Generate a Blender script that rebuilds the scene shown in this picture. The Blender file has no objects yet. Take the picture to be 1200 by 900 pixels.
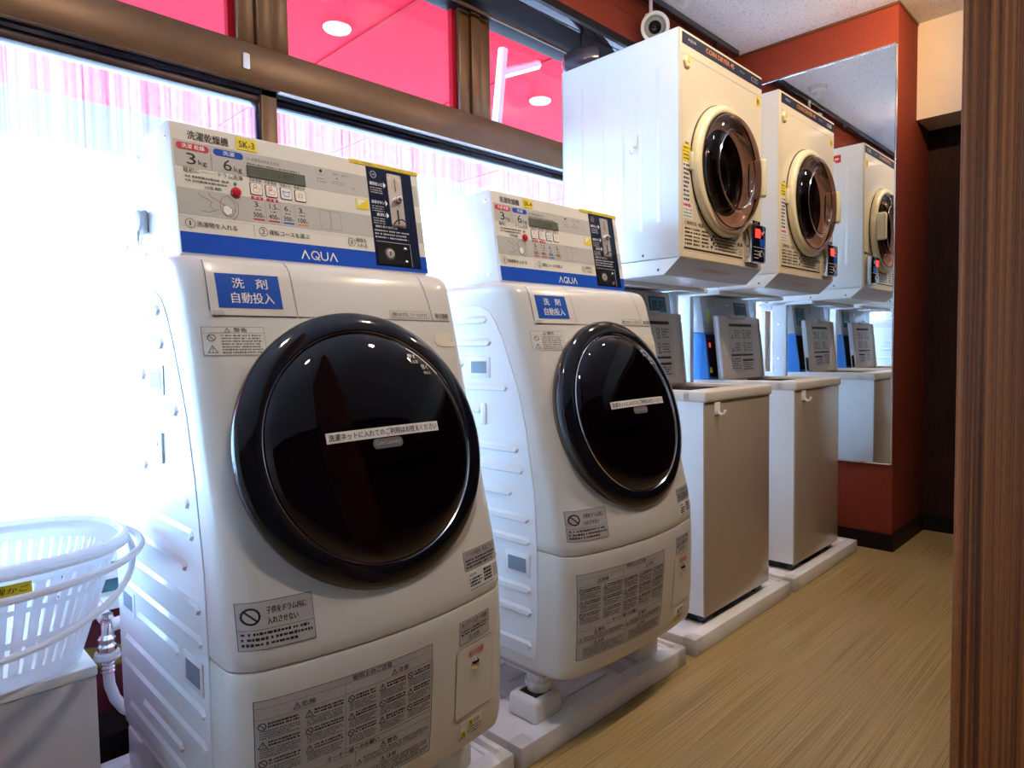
import bpy, bmesh, math, random
from mathutils import Vector, Matrix
random.seed(7)
S = bpy.context.scene
COL = S.collection

# ------------------------------------------------------------------ camera
cam = bpy.data.cameras.new('camera')
cam.sensor_width = 36.0
cam.lens = 775.73 * 36.0 / 1200.0
cam.clip_start = 0.02
cam.clip_end = 200
CAM = bpy.data.objects.new('camera', cam)
COL.objects.link(CAM)
S.camera = CAM
YAW, PITCH, ROLL = 0.7885, -0.0511, -0.0156
fw = Vector((math.cos(YAW) * math.cos(PITCH), math.sin(YAW) * math.cos(PITCH), math.sin(PITCH)))
rt = Vector((math.sin(YAW), -math.cos(YAW), 0))
up = rt.cross(fw)
r2 = rt * math.cos(ROLL) + up * math.sin(ROLL)
u2 = up * math.cos(ROLL) - rt * math.sin(ROLL)
M = Matrix((r2, u2, -fw)).transposed().to_4x4()
M.translation = Vector((0, 0, 1.0))
CAM.matrix_world = M

# ------------------------------------------------------------------ view
S.view_settings.view_transform = 'Standard'
S.view_settings.look = 'None'
S.view_settings.exposure = 0.12
S.view_settings.gamma = 1.0
S.view_settings.use_curve_mapping = False
S.cycles.use_denoising = True
S.cycles.max_bounces = 10
S.cycles.diffuse_bounces = 5
S.cycles.glossy_bounces = 6
S.cycles.transparent_max_bounces = 12
S.cycles.caustics_reflective = True
S.cycles.caustics_refractive = False
S.cycles.sample_clamp_indirect = 12

# ------------------------------------------------------------------ daylight
SKY = 18.0
w = bpy.data.worlds.new('daylight')
S.world = w
w.use_nodes = True
bg = w.node_tree.nodes['Background']
bg.inputs[0].default_value = (0.37, 0.66, 1.0, 1)
bg.inputs[1].default_value = SKY

WARM = (1.0, 0.78, 0.56)


def area(name, loc, size, energy, color, target=None, sizey=None, spread=None):
    l = bpy.data.lights.new(name, 'AREA')
    l.energy = energy
    l.color = color
    l.size = size
    if sizey:
        l.shape = 'RECTANGLE'
        l.size_y = sizey
    else:
        l.shape = 'DISK'
    if spread:
        l.spread = spread
    o = bpy.data.objects.new(name, l)
    COL.objects.link(o)
    o.location = loc
    if target is not None:
        o.rotation_euler = (Vector(target) - Vector(loc)).to_track_quat('-Z', 'Y').to_euler()
    return o


# ================================================================== materials
def newmat(name):
    m = bpy.data.materials.new(name)
    m.use_nodes = True
    nt = m.node_tree
    for n in list(nt.nodes):
        nt.nodes.remove(n)
    out = nt.nodes.new('ShaderNodeOutputMaterial')
    return m, nt, out


def pbr(name, col, rough=0.4, metal=0.0, spec=0.5, coat=0.0, coat_rough=0.05, var=0.0, vscale=8.0, bump=0.0,
        bscale=300.0, stretch=(1, 1, 1), emit=None, estr=0.0, sheen=0.0, col2=None):
    m, nt, out = newmat(name)
    p = nt.nodes.new('ShaderNodeBsdfPrincipled')
    nt.links.new(p.outputs[0], out.inputs[0])
    p.inputs['Base Color'].default_value = (*col, 1)
    p.inputs['Roughness'].default_value = rough
    p.inputs['Metallic'].default_value = metal
    p.inputs['Specular IOR Level'].default_value = spec
    p.inputs['Coat Weight'].default_value = coat
    p.inputs['Coat Roughness'].default_value = coat_rough
    if emit:
        p.inputs['Emission Color'].default_value = (*emit, 1)
        p.inputs['Emission Strength'].default_value = estr
    tc = nt.nodes.new('ShaderNodeTexCoord')
    mp = nt.nodes.new('ShaderNodeMapping')
    mp.inputs['Scale'].default_value = stretch
    nt.links.new(tc.outputs['Object'], mp.inputs[0])
    if var > 0:
        n = nt.nodes.new('ShaderNodeTexNoise')
        n.inputs['Scale'].default_value = vscale
        n.inputs['Detail'].default_value = 4
        nt.links.new(mp.outputs[0], n.inputs['Vector'])
        r = nt.nodes.new('ShaderNodeValToRGB')
        c2 = col2 if col2 else tuple(max(0, c * (1 - var)) for c in col)
        r.color_ramp.elements[0].color = (*c2, 1)
        r.color_ramp.elements[0].position = 0.3
        r.color_ramp.elements[1].color = (*[min(1, c * (1 + var * 0.3)) for c in col], 1)
        r.color_ramp.elements[1].position = 0.7
        nt.links.new(n.outputs[0], r.inputs[0])
        nt.links.new(r.outputs[0], p.inputs['Base Color'])
    if bump > 0:
        n2 = nt.nodes.new('ShaderNodeTexNoise')
        n2.inputs['Scale'].default_value = bscale
        n2.inputs['Detail'].default_value = 3
        nt.links.new(mp.outputs[0], n2.inputs['Vector'])
        b = nt.nodes.new('ShaderNodeBump')
        b.inputs['Strength'].default_value = bump
        b.inputs['Distance'].default_value = 0.004
        nt.links.new(n2.outputs[0], b.inputs['Height'])
        nt.links.new(b.outputs[0], p.inputs['Normal'])
    return m


def smoky(name, tint, ior_blend=0.35, rough=0.02, gloss=(1, 1, 1)):
    m, nt, out = newmat(name)
    t = nt.nodes.new('ShaderNodeBsdfTransparent')
    t.inputs[0].default_value = (*tint, 1)
    g = nt.nodes.new('ShaderNodeBsdfGlossy')
    g.inputs[0].default_value = (*gloss, 1)
    g.inputs['Roughness'].default_value = rough
    f = nt.nodes.new('ShaderNodeFresnel')
    ior = 1.0 + ior_blend
    geo = nt.nodes.new('ShaderNodeNewGeometry')
    mm = nt.nodes.new('ShaderNodeMath')
    mm.operation = 'MULTIPLY_ADD'
    mm.inputs[1].default_value = 1 / ior - ior
    mm.inputs[2].default_value = ior
    nt.links.new(geo.outputs['Backfacing'], mm.inputs[0])
    nt.links.new(mm.outputs[0], f.inputs[0])
    mx = nt.nodes.new('ShaderNodeMixShader')
    nt.links.new(f.outputs[0], mx.inputs[0])
    nt.links.new(t.outputs[0], mx.inputs[1])
    nt.links.new(g.outputs[0], mx.inputs[2])
    nt.links.new(mx.outputs[0], out.inputs[0])
    return m


MAT = {}
MAT['shell'] = pbr('washer_plastic', (0.745, 0.72, 0.68), 0.28, coat=0.5, coat_rough=0.12, var=0.02, vscale=500, bump=0.03, bscale=900)
MAT['side'] = pbr('white_steel', (0.86, 0.88, 0.90), 0.30, coat=0.3, bump=0.02, bscale=30, var=0.02)
MAT['white'] = pbr('white_plastic', (0.86, 0.87, 0.88), 0.38, var=0.03, vscale=12, bump=0.02, bscale=200)
MAT['pan'] = pbr('pan_plastic', (0.90, 0.90, 0.91), 0.35, var=0.05, vscale=6, bump=0.15, bscale=60, stretch=(1, 6, 1))
MAT['cream'] = pbr('cream_enamel', (0.80, 0.70, 0.52), 0.33, coat=0.5, coat_rough=0.1, bump=0.02, bscale=400, var=0.02, vscale=300)
MAT['creamlight'] = pbr('pale_cream_plastic', (0.86, 0.76, 0.50), 0.3, coat=0.3, var=0.02)
MAT['dryerside'] = pbr('dryer_white_steel', (0.86, 0.86, 0.84), 0.3, coat=0.3, var=0.02, bump=0.02, bscale=20)
MAT['topfront'] = pbr('pearl_beige_steel', (0.46, 0.375, 0.31), 0.22, coat=0.6, coat_rough=0.08, var=0.04, vscale=350, bump=0.04, bscale=700)
MAT['toplid'] = pbr('lid_cream_plastic', (0.76, 0.70, 0.62), 0.35, var=0.02)
MAT['lidback'] = pbr('open_lid_plastic', (0.68, 0.63, 0.56), 0.35, var=0.03)
MAT['grey'] = pbr('grey_plastic', (0.50, 0.51, 0.54), 0.35, var=0.04, bump=0.02)
MAT['tower'] = pbr('silver_grey_plastic', (0.55, 0.58, 0.60), 0.32, var=0.04)
MAT['towerblue'] = pbr('blue_plastic', (0.06, 0.30, 0.78), 0.3, var=0.05)
MAT['black'] = pbr('black_plastic', (0.012, 0.012, 0.016), 0.25, var=0.1)
MAT['blackgloss'] = pbr('gloss_black', (0.006, 0.007, 0.013), 0.07, coat=0.5, var=0.1)
MAT['navygloss'] = pbr('navy_gloss', (0.008, 0.014, 0.05), 0.12, coat=0.5, var=0.1)
MAT['sheetnavy'] = pbr('navy_print', (0.006, 0.014, 0.060), 0.5, spec=.2, var=0.05)
MAT['hole_shade'] = pbr('opening_shade_blue_grey', (0.20, 0.27, 0.34), 0.4, var=0.1)  # shade inside the side openings, as a colour
MAT['smokegrey'] = pbr('smoke_grey_gloss_metal', (0.10, 0.095, 0.13), 0.15, metal=0.6, var=0.1)
MAT['drumdark'] = pbr('dark_bowl_plastic', (0.012, 0.006, 0.012), 0.25, coat=0.0, spec=.4, var=0.2, vscale=5)
MAT['drum'] = pbr('drum_metal', (0.10, 0.10, 0.105), 0.35, metal=0.8, var=0.2)
MAT['chrome'] = pbr('chrome', (0.75, 0.75, 0.77), 0.12, metal=1.0, var=0.05)
MAT['brushed'] = pbr('brushed_plate', (0.62, 0.56, 0.54), 0.3, metal=0.5, var=0.1, vscale=60, stretch=(1, 1, 20))
MAT['glass'] = smoky('dark_door_glass', (0.40, 0.32, 0.40), 0.5, 0.015)
MAT['brownglass'] = smoky('smoky_brown_window', (0.50, 0.38, 0.365), 0.5, 0.03, gloss=(1, .9, .85))
MAT['clear'] = smoky('window_glass', (0.95, 0.97, 0.98), 0.3, 0.0)
MAT['blue'] = pbr('cobalt_blue_print', (0.004, 0.075, 0.52), 0.5, spec=.25, var=0.03)
MAT['sheetblue'] = pbr('blue_sticker', (0.004, 0.085, 0.50), 0.5, spec=.25, var=0.03)
MAT['red'] = pbr('red_print', (0.62, 0.02, 0.05), 0.4, var=0.03)
MAT['redbtn'] = pbr('red_button', (0.60, 0.015, 0.03), 0.2, coat=0.5, var=0.03)
MAT['ink'] = pbr('dark_ink', (0.02, 0.02, 0.03), 0.5, var=0.05)
MAT['greyink'] = pbr('grey_ink', (0.16, 0.16, 0.17), 0.5, var=0.05)
MAT['palegrey'] = pbr('pale_grey_print', (0.52, 0.52, 0.50), 0.4, var=0.03)
MAT['panelcream'] = pbr('control_panel_film', (0.78, 0.76, 0.70), 0.3, coat=0.3, var=0.02)
MAT['whiteprint'] = pbr('white_print', (0.88, 0.88, 0.88), 0.4, var=0.02)
MAT['paper'] = pbr('white_paper', (0.80, 0.79, 0.78), 0.5, var=0.03)
MAT['silverlabel'] = pbr('silver_label', (0.52, 0.50, 0.50), 0.35, var=0.04)
MAT['yellow'] = pbr('yellow_sticker', (0.85, 0.66, 0.02), 0.5, var=0.03)
MAT['orange'] = pbr('orange_print', (0.85, 0.28, 0.02), 0.5, var=0.03)
MAT['lcd'] = pbr('lcd_screen', (0.13, 0.15, 0.12), 0.25, var=0.05)
MAT['lcdink'] = pbr('lcd_segments', (0.05, 0.06, 0.05), 0.4, var=0.05)
MAT['lamp_oval'] = pbr('frosted_indicator', (0.80, 0.76, 0.58), 0.3, var=0.03)
MAT['teal'] = pbr('teal_sticker', (0.05, 0.30, 0.42), 0.4, var=0.03)
MAT['ledred'] = pbr('red_led', (0.8, 0.02, 0.01), 0.3, emit=(1.0, 0.03, 0.02), estr=2.5, var=0.02)
MAT['ledyellow'] = pbr('lime_marker', (0.65, 0.85, 0.03), 0.4, var=0.02)
MAT['wood'] = None
MAT['bronze'] = pbr('bronze_aluminium', (0.145, 0.068, 0.026), 0.36, metal=0.25, var=0.12, vscale=20, bump=0.03, bscale=500)
MAT['bronzedark'] = pbr('dark_bronze_aluminium', (0.045, 0.022, 0.018), 0.35, metal=0.3, var=0.15)
MAT['blackrail'] = pbr('black_glossy_rail', (0.008, 0.008, 0.014), 0.08, spec=.35, coat=0.0, var=0.1)
MAT['redwall'] = pbr('red_fabric_wallpaper', (0.27, 0.048, 0.026), 0.8, spec=0.2, var=0.22, vscale=90, bump=0.35, bscale=420, stretch=(1, 1, 3))
MAT['basebd'] = pbr('black_baseboard', (0.008, 0.007, 0.008), 0.5, spec=.2, var=0.1)
MAT['recess'] = pbr('dark_wood_door', (0.030, 0.009, 0.007), 0.6, spec=.2, var=0.5, vscale=14, stretch=(8, 8, .5))
MAT['soffitwhite'] = pbr('cream_wall_paint', (0.74, 0.66, 0.56), 0.7, bump=0.2, bscale=200, var=0.05)
MAT['maroon'] = None
MAT['mirror'] = pbr('mirror_silver', (0.90, 0.93, 0.93), 0.0, metal=1.0)
MAT['lilac'] = pbr('lilac_grey_laminate', (0.55, 0.52, 0.56), 0.4, var=0.06, vscale=300, bump=0.03)
MAT['basket'] = None
MAT['hose'] = pbr('white_hose_rubber', (0.75, 0.78, 0.80), 0.4, var=0.03)
MAT['pipe'] = pbr('pipe_wrap', (0.82, 0.80, 0.80), 0.5, var=0.03)
MAT['lensgrey'] = pbr('lamp_lens', (0.30, 0.33, 0.30), 0.2, coat=0.5, var=0.1)
MAT['curtain'] = pbr('white_blind', (0.82, 0.84, 0.86), 0.6, var=0.03)
MAT['tealrail'] = pbr('teal_grey_sill', (0.05, 0.16, 0.20), 0.4, var=0.03)
MAT['pavement'] = pbr('pale_pavement', (0.70, 0.70, 0.70), 0.8, var=0.1)
MAT['bulb'] = pbr('downlight_glow', (1, .9, .8), 0.5, emit=(1.0, 0.80, 0.58), estr=14.0)
MAT['bulbout'] = pbr('outdoor_downlight_glow', (1, .9, .8), 0.5, emit=(1.0, 0.85, 0.72), estr=9.0)
MAT['redtag'] = pbr('red_paper', (0.75, 0.02, 0.02), 0.5, var=0.05)
MAT['steelframe'] = pbr('painted_steel_frame', (0.80, 0.84, 0.86), 0.35, var=0.03)


def mat_wood():
    m, nt, out = newmat('striped_walnut_veneer')
    p = nt.nodes.new('ShaderNodeBsdfPrincipled')
    nt.links.new(p.outputs[0], out.inputs[0])
    p.inputs['Roughness'].default_value = 0.5
    p.inputs['Specular IOR Level'].default_value = 0.1
    tc = nt.nodes.new('ShaderNodeTexCoord')
    mp = nt.nodes.new('ShaderNodeMapping')
    mp.inputs['Scale'].default_value = (120, 120, 0.35)
    nt.links.new(tc.outputs['Object'], mp.inputs[0])
    n = nt.nodes.new('ShaderNodeTexNoise')
    n.inputs['Scale'].default_value = 1.6
    n.inputs['Detail'].default_value = 5
    n.inputs['Roughness'].default_value = 0.6
    nt.links.new(mp.outputs[0], n.inputs['Vector'])
    mp2 = nt.nodes.new('ShaderNodeMapping')
    mp2.inputs['Scale'].default_value = (500, 500, 30)
    nt.links.new(tc.outputs['Object'], mp2.inputs[0])
    n2 = nt.nodes.new('ShaderNodeTexNoise')
    n2.inputs['Scale'].default_value = 2.0
    nt.links.new(mp2.outputs[0], n2.inputs['Vector'])
    ad = nt.nodes.new('ShaderNodeMath')
    ad.operation = 'MULTIPLY_ADD'
    ad.inputs[1].default_value = 0.22
    nt.links.new(n2.outputs[0], ad.inputs[0])
    nt.links.new(n.outputs[0], ad.inputs[2])
    r = nt.nodes.new('ShaderNodeValToRGB')
    e = r.color_ramp.elements
    e[0].position = 0.47
    e[0].color = (0.060, 0.017, 0.006, 1)
    e[1].position = 0.82
    e[1].color = (0.33, 0.098, 0.022, 1)
    x = r.color_ramp.elements.new(0.58)
    x.color = (0.14, 0.040, 0.012, 1)
    nt.links.new(ad.outputs[0], r.inputs[0])
    nt.links.new(r.outputs[0], p.inputs['Base Color'])
    return m


def mat_floor():
    m, nt, out = newmat('woven_tan_vinyl')
    p = nt.nodes.new('ShaderNodeBsdfPrincipled')
    nt.links.new(p.outputs[0], out.inputs[0])
    p.inputs['Roughness'].default_value = 0.30
    tc = nt.nodes.new('ShaderNodeTexCoord')

    def noise(sc, detail=2):
        mp = nt.nodes.new('ShaderNodeMapping')
        mp.inputs['Scale'].default_value = sc
        nt.links.new(tc.outputs['Object'], mp.inputs[0])
        n = nt.nodes.new('ShaderNodeTexNoise')
        n.inputs['Scale'].default_value = 1.0
        n.inputs['Detail'].default_value = detail
        nt.links.new(mp.outputs[0], n.inputs['Vector'])
        return n.outputs[0]
    # long threads along x
    long_ = noise((1.5, 330, 1), 3)
    mpw = nt.nodes.new('ShaderNodeMapping')
    nt.links.new(tc.outputs['Object'], mpw.inputs[0])
    w1 = nt.nodes.new('ShaderNodeTexWave')
    w1.bands_direction = 'Y'
    w1.inputs['Scale'].default_value = 70
    w1.inputs['Distortion'].default_value = 0.3
    nt.links.new(mpw.outputs[0], w1.inputs['Vector'])
    w2 = nt.nodes.new('ShaderNodeTexWave')
    w2.bands_direction = 'X'
    w2.inputs['Scale'].default_value = 90
    w2.inputs['Distortion'].default_value = 0.6
    nt.links.new(mpw.outputs[0], w2.inputs['Vector'])
    mul = nt.nodes.new('ShaderNodeMath')
    mul.operation = 'MULTIPLY'
    nt.links.new(w1.outputs['Fac'], mul.inputs[0])
    nt.links.new(w2.outputs['Fac'], mul.inputs[1])
    mx = nt.nodes.new('ShaderNodeMath')
    mx.operation = 'MULTIPLY_ADD'
    mx.inputs[1].default_value = 0.45
    nt.links.new(mul.outputs[0], mx.inputs[0])
    nt.links.new(long_, mx.inputs[2])
    r = nt.nodes.new('ShaderNodeValToRGB')
    e = r.color_ramp.elements
    e[0].position = 0.33
    e[0].color = (0.13, 0.075, 0.024, 1)
    e[1].position = 0.88
    e[1].color = (0.62, 0.46, 0.22, 1)
    x = r.color_ramp.elements.new(0.55)
    x.color = (0.37, 0.245, 0.090, 1)
    nt.links.new(mx.outputs[0], r.inputs[0])
    nt.links.new(r.outputs[0], p.inputs['Base Color'])
    b = nt.nodes.new('ShaderNodeBump')
    b.inputs['Strength'].default_value = 0.25
    b.inputs['Distance'].default_value = 0.002
    nt.links.new(mx.outputs[0], b.inputs['Height'])
    nt.links.new(b.outputs[0], p.inputs['Normal'])
    return m


def mat_ceiling():
    m, nt, out = newmat('speckled_plaster_ceiling')
    p = nt.nodes.new('ShaderNodeBsdfPrincipled')
    nt.links.new(p.outputs[0], out.inputs[0])
    p.inputs['Roughness'].default_value = 0.85
    tc = nt.nodes.new('ShaderNodeTexCoord')
    mp = nt.nodes.new('ShaderNodeMapping')
    mp.inputs['Scale'].default_value = (90, 210, 1)
    mp.inputs['Rotation'].default_value = (0, 0, 0.5)
    nt.links.new(tc.outputs['Object'], mp.inputs[0])
    n = nt.nodes.new('ShaderNodeTexNoise')
    n.inputs['Scale'].default_value = 1.0
    n.inputs['Detail'].default_value = 3
    nt.links.new(mp.outputs[0], n.inputs['Vector'])
    r = nt.nodes.new('ShaderNodeValToRGB')
    e = r.color_ramp.elements
    e[0].position = 0.30
    e[0].color = (0.42, 0.39, 0.38, 1)
    e[1].position = 0.42
    e[1].color = (0.84, 0.81, 0.79, 1)
    nt.links.new(n.outputs[0], r.inputs[0])
    nt.links.new(r.outputs[0], p.inputs['Base Color'])
    b = nt.nodes.new('ShaderNodeBump')
    b.inputs['Strength'].default_value = 0.5
    b.inputs['Distance'].default_value = 0.004
    nt.links.new(n.outputs[0], b.inputs['Height'])
    nt.links.new(b.outputs[0], p.inputs['Normal'])
    return m


def mat_maroon():
    m, nt, out = newmat('maroon_patterned_board')
    p = nt.nodes.new('ShaderNodeBsdfPrincipled')
    nt.links.new(p.outputs[0], out.inputs[0])
    p.inputs['Roughness'].default_value = 0.6
    tc = nt.nodes.new('ShaderNodeTexCoord')
    w = nt.nodes.new('ShaderNodeTexWave')
    w.wave_type = 'RINGS'
    w.inputs['Scale'].default_value = 1.6
    w.inputs['Distortion'].default_value = 2.0
    w.inputs['Detail'].default_value = 0
    mp = nt.nodes.new('ShaderNodeMapping')
    mp.inputs['Location'].default_value = (.3, 0, .5)
    nt.links.new(tc.outputs['Object'], mp.inputs[0])
    nt.links.new(mp.outputs[0], w.inputs['Vector'])
    r = nt.nodes.new('ShaderNodeValToRGB')
    e = r.color_ramp.elements
    e[0].position = 0.0
    e[0].color = (0.11, 0.012, 0.022, 1)
    e[1].position = 1.0
    e[1].color = (0.30, 0.28, 0.03, 1)
    a = r.color_ramp.elements.new(0.985)
    a.color = (0.11, 0.012, 0.022, 1)
    b = r.color_ramp.elements.new(0.990)
    b.color = (0.30, 0.28, 0.03, 1)
    nt.links.new(w.outputs['Fac'], r.inputs[0])
    nt.links.new(r.outputs[0], p.inputs['Base Color'])
    return m


def mat_film():
    """thin window film: lets most light through, scatters the rest; fine vertical pinstripes are printed in it"""
    m, nt, out = newmat('pinstriped_window_film')
    tc = nt.nodes.new('ShaderNodeTexCoord')
    mp = nt.nodes.new('ShaderNodeMapping')
    mp.inputs['Scale'].default_value = (150, 1, 0.35)
    nt.links.new(tc.outputs['Object'], mp.inputs[0])
    n = nt.nodes.new('ShaderNodeTexNoise')
    n.inputs['Scale'].default_value = 1.0
    n.inputs['Detail'].default_value = 3
    nt.links.new(mp.outputs[0], n.inputs['Vector'])
    mr = nt.nodes.new('ShaderNodeMapRange')
    mr.inputs[1].default_value = 0.3
    mr.inputs[2].default_value = 0.7
    mr.inputs[3].default_value = 0.03
    mr.inputs[4].default_value = 0.23
    nt.links.new(n.outputs[0], mr.inputs[0])
    t = nt.nodes.new('ShaderNodeBsdfTransparent')
    t.inputs[0].default_value = (1, 1, 1, 1)
    tr = nt.nodes.new('ShaderNodeBsdfTranslucent')
    tr.inputs[0].default_value = (0.9, 0.93, 0.95, 1)
    d = nt.nodes.new('ShaderNodeBsdfDiffuse')
    d.inputs[0].default_value = (0.8, 0.8, 0.8, 1)
    m1 = nt.nodes.new('ShaderNodeMixShader')
    m1.inputs[0].default_value = 0.15
    nt.links.new(tr.outputs[0], m1.inputs[1])
    nt.links.new(d.outputs[0], m1.inputs[2])
    m2 = nt.nodes.new('ShaderNodeMixShader')
    nt.links.new(mr.outputs[0], m2.inputs[0])
    nt.links.new(t.outputs[0], m2.inputs[1])
    nt.links.new(m1.outputs[0], m2.inputs[2])
    nt.links.new(m2.outputs[0], out.inputs[0])
    return m


MAT['wood'] = mat_wood()


def mat_basket():
    m, nt, out = newmat('translucent_white_plastic')
    p = nt.nodes.new('ShaderNodeBsdfPrincipled')
    p.inputs['Base Color'].default_value = (0.90, 0.92, 0.95, 1)
    p.inputs['Roughness'].default_value = 0.3
    t = nt.nodes.new('ShaderNodeBsdfTranslucent')
    t.inputs[0].default_value = (0.92, 0.95, 0.98, 1)
    x = nt.nodes.new('ShaderNodeMixShader')
    x.inputs[0].default_value = 0.5
    nt.links.new(p.outputs[0], x.inputs[1])
    nt.links.new(t.outputs[0], x.inputs[2])
    nt.links.new(x.outputs[0], out.inputs[0])
    return m


MAT['basket'] = mat_basket()
MAT['floor'] = mat_floor()
MAT['ceiling'] = mat_ceiling()
MAT['maroon'] = mat_maroon()
MAT['film'] = mat_film()
MAT['awning'] = pbr('red_pink_awning_fabric', (0.78, 0.010, 0.030), 0.8, spec=0.1, var=0.12, vscale=1.2)
MAT['awnseam'] = pbr('crimson_seam', (0.42, 0.004, 0.016), 0.7, spec=.1, var=0.05)
MAT['fade_strip'] = pbr('added_fade_strip', (0.17, 0.105, 0.13), 0.8, spec=.1, var=0.05)


# ================================================================== mesh helper
class MB:
    def __init__(self):
        self.bm = bmesh.new()
        self.mats = []

    def mi(self, m):
        m = MAT[m] if isinstance(m, str) else m
        if m not in self.mats:
            self.mats.append(m)
        return self.mats.index(m)

    def face(self, pts, mat, f=None):
        i = self.mi(mat)
        vs = [self.bm.verts.new(f(*p) if f else p) for p in pts]
        fc = self.bm.faces.new(vs)
        fc.material_index = i
        return fc

    def mesh(self, verts, faces, mat, f=None):
        i = self.mi(mat)
        vs = [self.bm.verts.new(f(*p) if f else p) for p in verts]
        for q in faces:
            try:
                fc = self.bm.faces.new([vs[k] for k in q])
                fc.material_index = i
            except ValueError:
                pass
        return vs

    def box(self, x0, x1, y0, y1, z0, z1, mat, bev=0.0, seg=2, xf=None):
        i = self.mi(mat)
        t = bmesh.new()
        bmesh.ops.create_cube(t, size=1)
        for v in t.verts:
            v.co = Vector(((x0 + x1) / 2 + v.co.x * (x1 - x0), (y0 + y1) / 2 + v.co.y * (y1 - y0), (z0 + z1) / 2 + v.co.z * (z1 - z0)))
        if bev > 0:
            bmesh.ops.bevel(t, geom=t.edges[:], offset=bev, segments=seg, profile=0.5, affect='EDGES')
        self._merge(t, i, xf)

    def _merge(self, t, i, xf=None):
        vm = {}
        for v in t.verts:
            co = v.co if xf is None else xf(v.co)
            vm[v] = self.bm.verts.new(co)
        for f in t.faces:
            try:
                nf = self.bm.faces.new([vm[v] for v in f.verts])
                nf.material_index = i
            except ValueError:
                pass
        t.free()

    def prism(self, poly, axis, a0, a1, mat, bev=0.0, seg=2):
        """poly: list of 2D points; axis 'x': poly is (y,z); 'y': poly is (x,z); 'z': poly is (x,y)"""
        i = self.mi(mat)
        t = bmesh.new()

        def P(p, a):
            return {'x': (a, p[0], p[1]), 'y': (p[0], a, p[1]), 'z': (p[0], p[1], a)}[axis]
        A = [t.verts.new(P(p, a0)) for p in poly]
        B = [t.verts.new(P(p, a1)) for p in poly]
        t.faces.new(A)
        t.faces.new(B[::-1])
        n = len(poly)
        for k in range(n):
            t.faces.new([A[k], B[k], B[(k + 1) % n], A[(k + 1) % n]])
        bmesh.ops.recalc_face_normals(t, faces=t.faces)
        if bev > 0:
            bmesh.ops.bevel(t, geom=t.edges[:], offset=bev, segments=seg, profile=0.5, affect='EDGES')
        self._merge(t, i)

    def lathe(self, prof, mat, C=(0, 0, 0), ex=(1, 0, 0), ev=(0, 0, 1), n=(0, -1, 0), seg=48, mats=None, a0=0.0, a1=None):
        """prof: (r, h) list; around axis n through C"""
        C, ex, ev, n = Vector(C), Vector(ex), Vector(ev), Vector(n)
        full = a1 is None
        a1 = 2 * math.pi if full else a1
        cnt = seg if full else seg + 1
        rows = []
        for (r, h) in prof:
            if r < 1e-6:
                rows.append([self.bm.verts.new(C + n * h)])
            else:
                rows.append([self.bm.verts.new(C + n * h + ex * (r * math.cos(a0 + (a1 - a0) * k / seg)) + ev * (r * math.sin(a0 + (a1 - a0) * k / seg))) for k in range(cnt)])
        for q in range(len(rows) - 1):
            A, B = rows[q], rows[q + 1]
            i = self.mi(mats[q] if mats else mat)
            for k in range(seg):
                k2 = (k + 1) % cnt if full else k + 1
                if len(A) == 1 and len(B) == 1:
                    continue
                if len(A) == 1:
                    vs = [A[0], B[k2], B[k]]
                elif len(B) == 1:
                    vs = [A[k], A[k2], B[0]]
                else:
                    vs = [A[k], A[k2], B[k2], B[k]]
                try:
                    self.bm.faces.new(vs).material_index = i
                except ValueError:
                    pass

    def tube(self, pts, r, mat, seg=8, closed=False, caps=True, flat=1.0):
        i = self.mi(mat)
        pts = [Vector(p) for p in pts]
        n = len(pts)
        rs = r if isinstance(r, (list, tuple)) else [r] * n
        rings = []
        prev = None
        for k in range(n):
            if closed:
                d = (pts[(k + 1) % n] - pts[k - 1])
            else:
                d = pts[min(k + 1, n - 1)] - pts[max(k - 1, 0)]
            d.normalize()
            ref = prev if prev is not None else (Vector((0, 0, 1)) if abs(d.z) < 0.9 else Vector((1, 0, 0)))
            a = ref - d * ref.dot(d)
            a.normalize()
            prev = a
            b = d.cross(a)
            rings.append([self.bm.verts.new(pts[k] + a * (rs[k] * math.cos(2 * math.pi * s / seg)) + b * (rs[k] * flat * math.sin(2 * math.pi * s / seg))) for s in range(seg)])
        for k in range(n if closed else n - 1):
            A, B = rings[k], rings[(k + 1) % n]
            for s in range(seg):
                self.bm.faces.new([A[s], A[(s + 1) % seg], B[(s + 1) % seg], B[s]]).material_index = i
        if caps and not closed:
            self.bm.faces.new(rings[0][::-1]).material_index = i
            self.bm.faces.new(rings[-1]).material_index = i

    # ---- flat decals through a mapping f(u, v, h) -> xyz
    def plate(self, u0, u1, v0, v1, f, mat, h=0.0004, nu=1, nv=1, rad=0.0, edge=True):
        i = self.mi(mat)
        if rad > 0:
            pts = []
            for (cx, cy, s) in ((u1 - rad, v1 - rad, 0), (u0 + rad, v1 - rad, 1), (u0 + rad, v0 + rad, 2), (u1 - rad, v0 + rad, 3)):
                for k in range(6):
                    a = math.pi / 2 * (s + k / 5)
                    pts.append((cx + rad * math.cos(a), cy + rad * math.sin(a)))
            c = self.bm.verts.new(f((u0 + u1) / 2, (v0 + v1) / 2, h))
            vs = [self.bm.verts.new(f(p[0], p[1], h)) for p in pts]
            for k in range(len(vs)):
                self.bm.faces.new([c, vs[k], vs[(k + 1) % len(vs)]]).material_index = i
            lo = [self.bm.verts.new(f(p[0], p[1], -0.0006)) for p in pts]
            for k in range(len(vs)):
                k2 = (k + 1) % len(vs)
                self.bm.faces.new([lo[k], lo[k2], vs[k2], vs[k]]).material_index = i
            return
        if getattr(f, '__name__', '') == 'SF':
            nu = max(nu, int((u1 - u0) / .006) + 1)
            nv = max(nv, int((v1 - v0) / .012) + 1)
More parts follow.
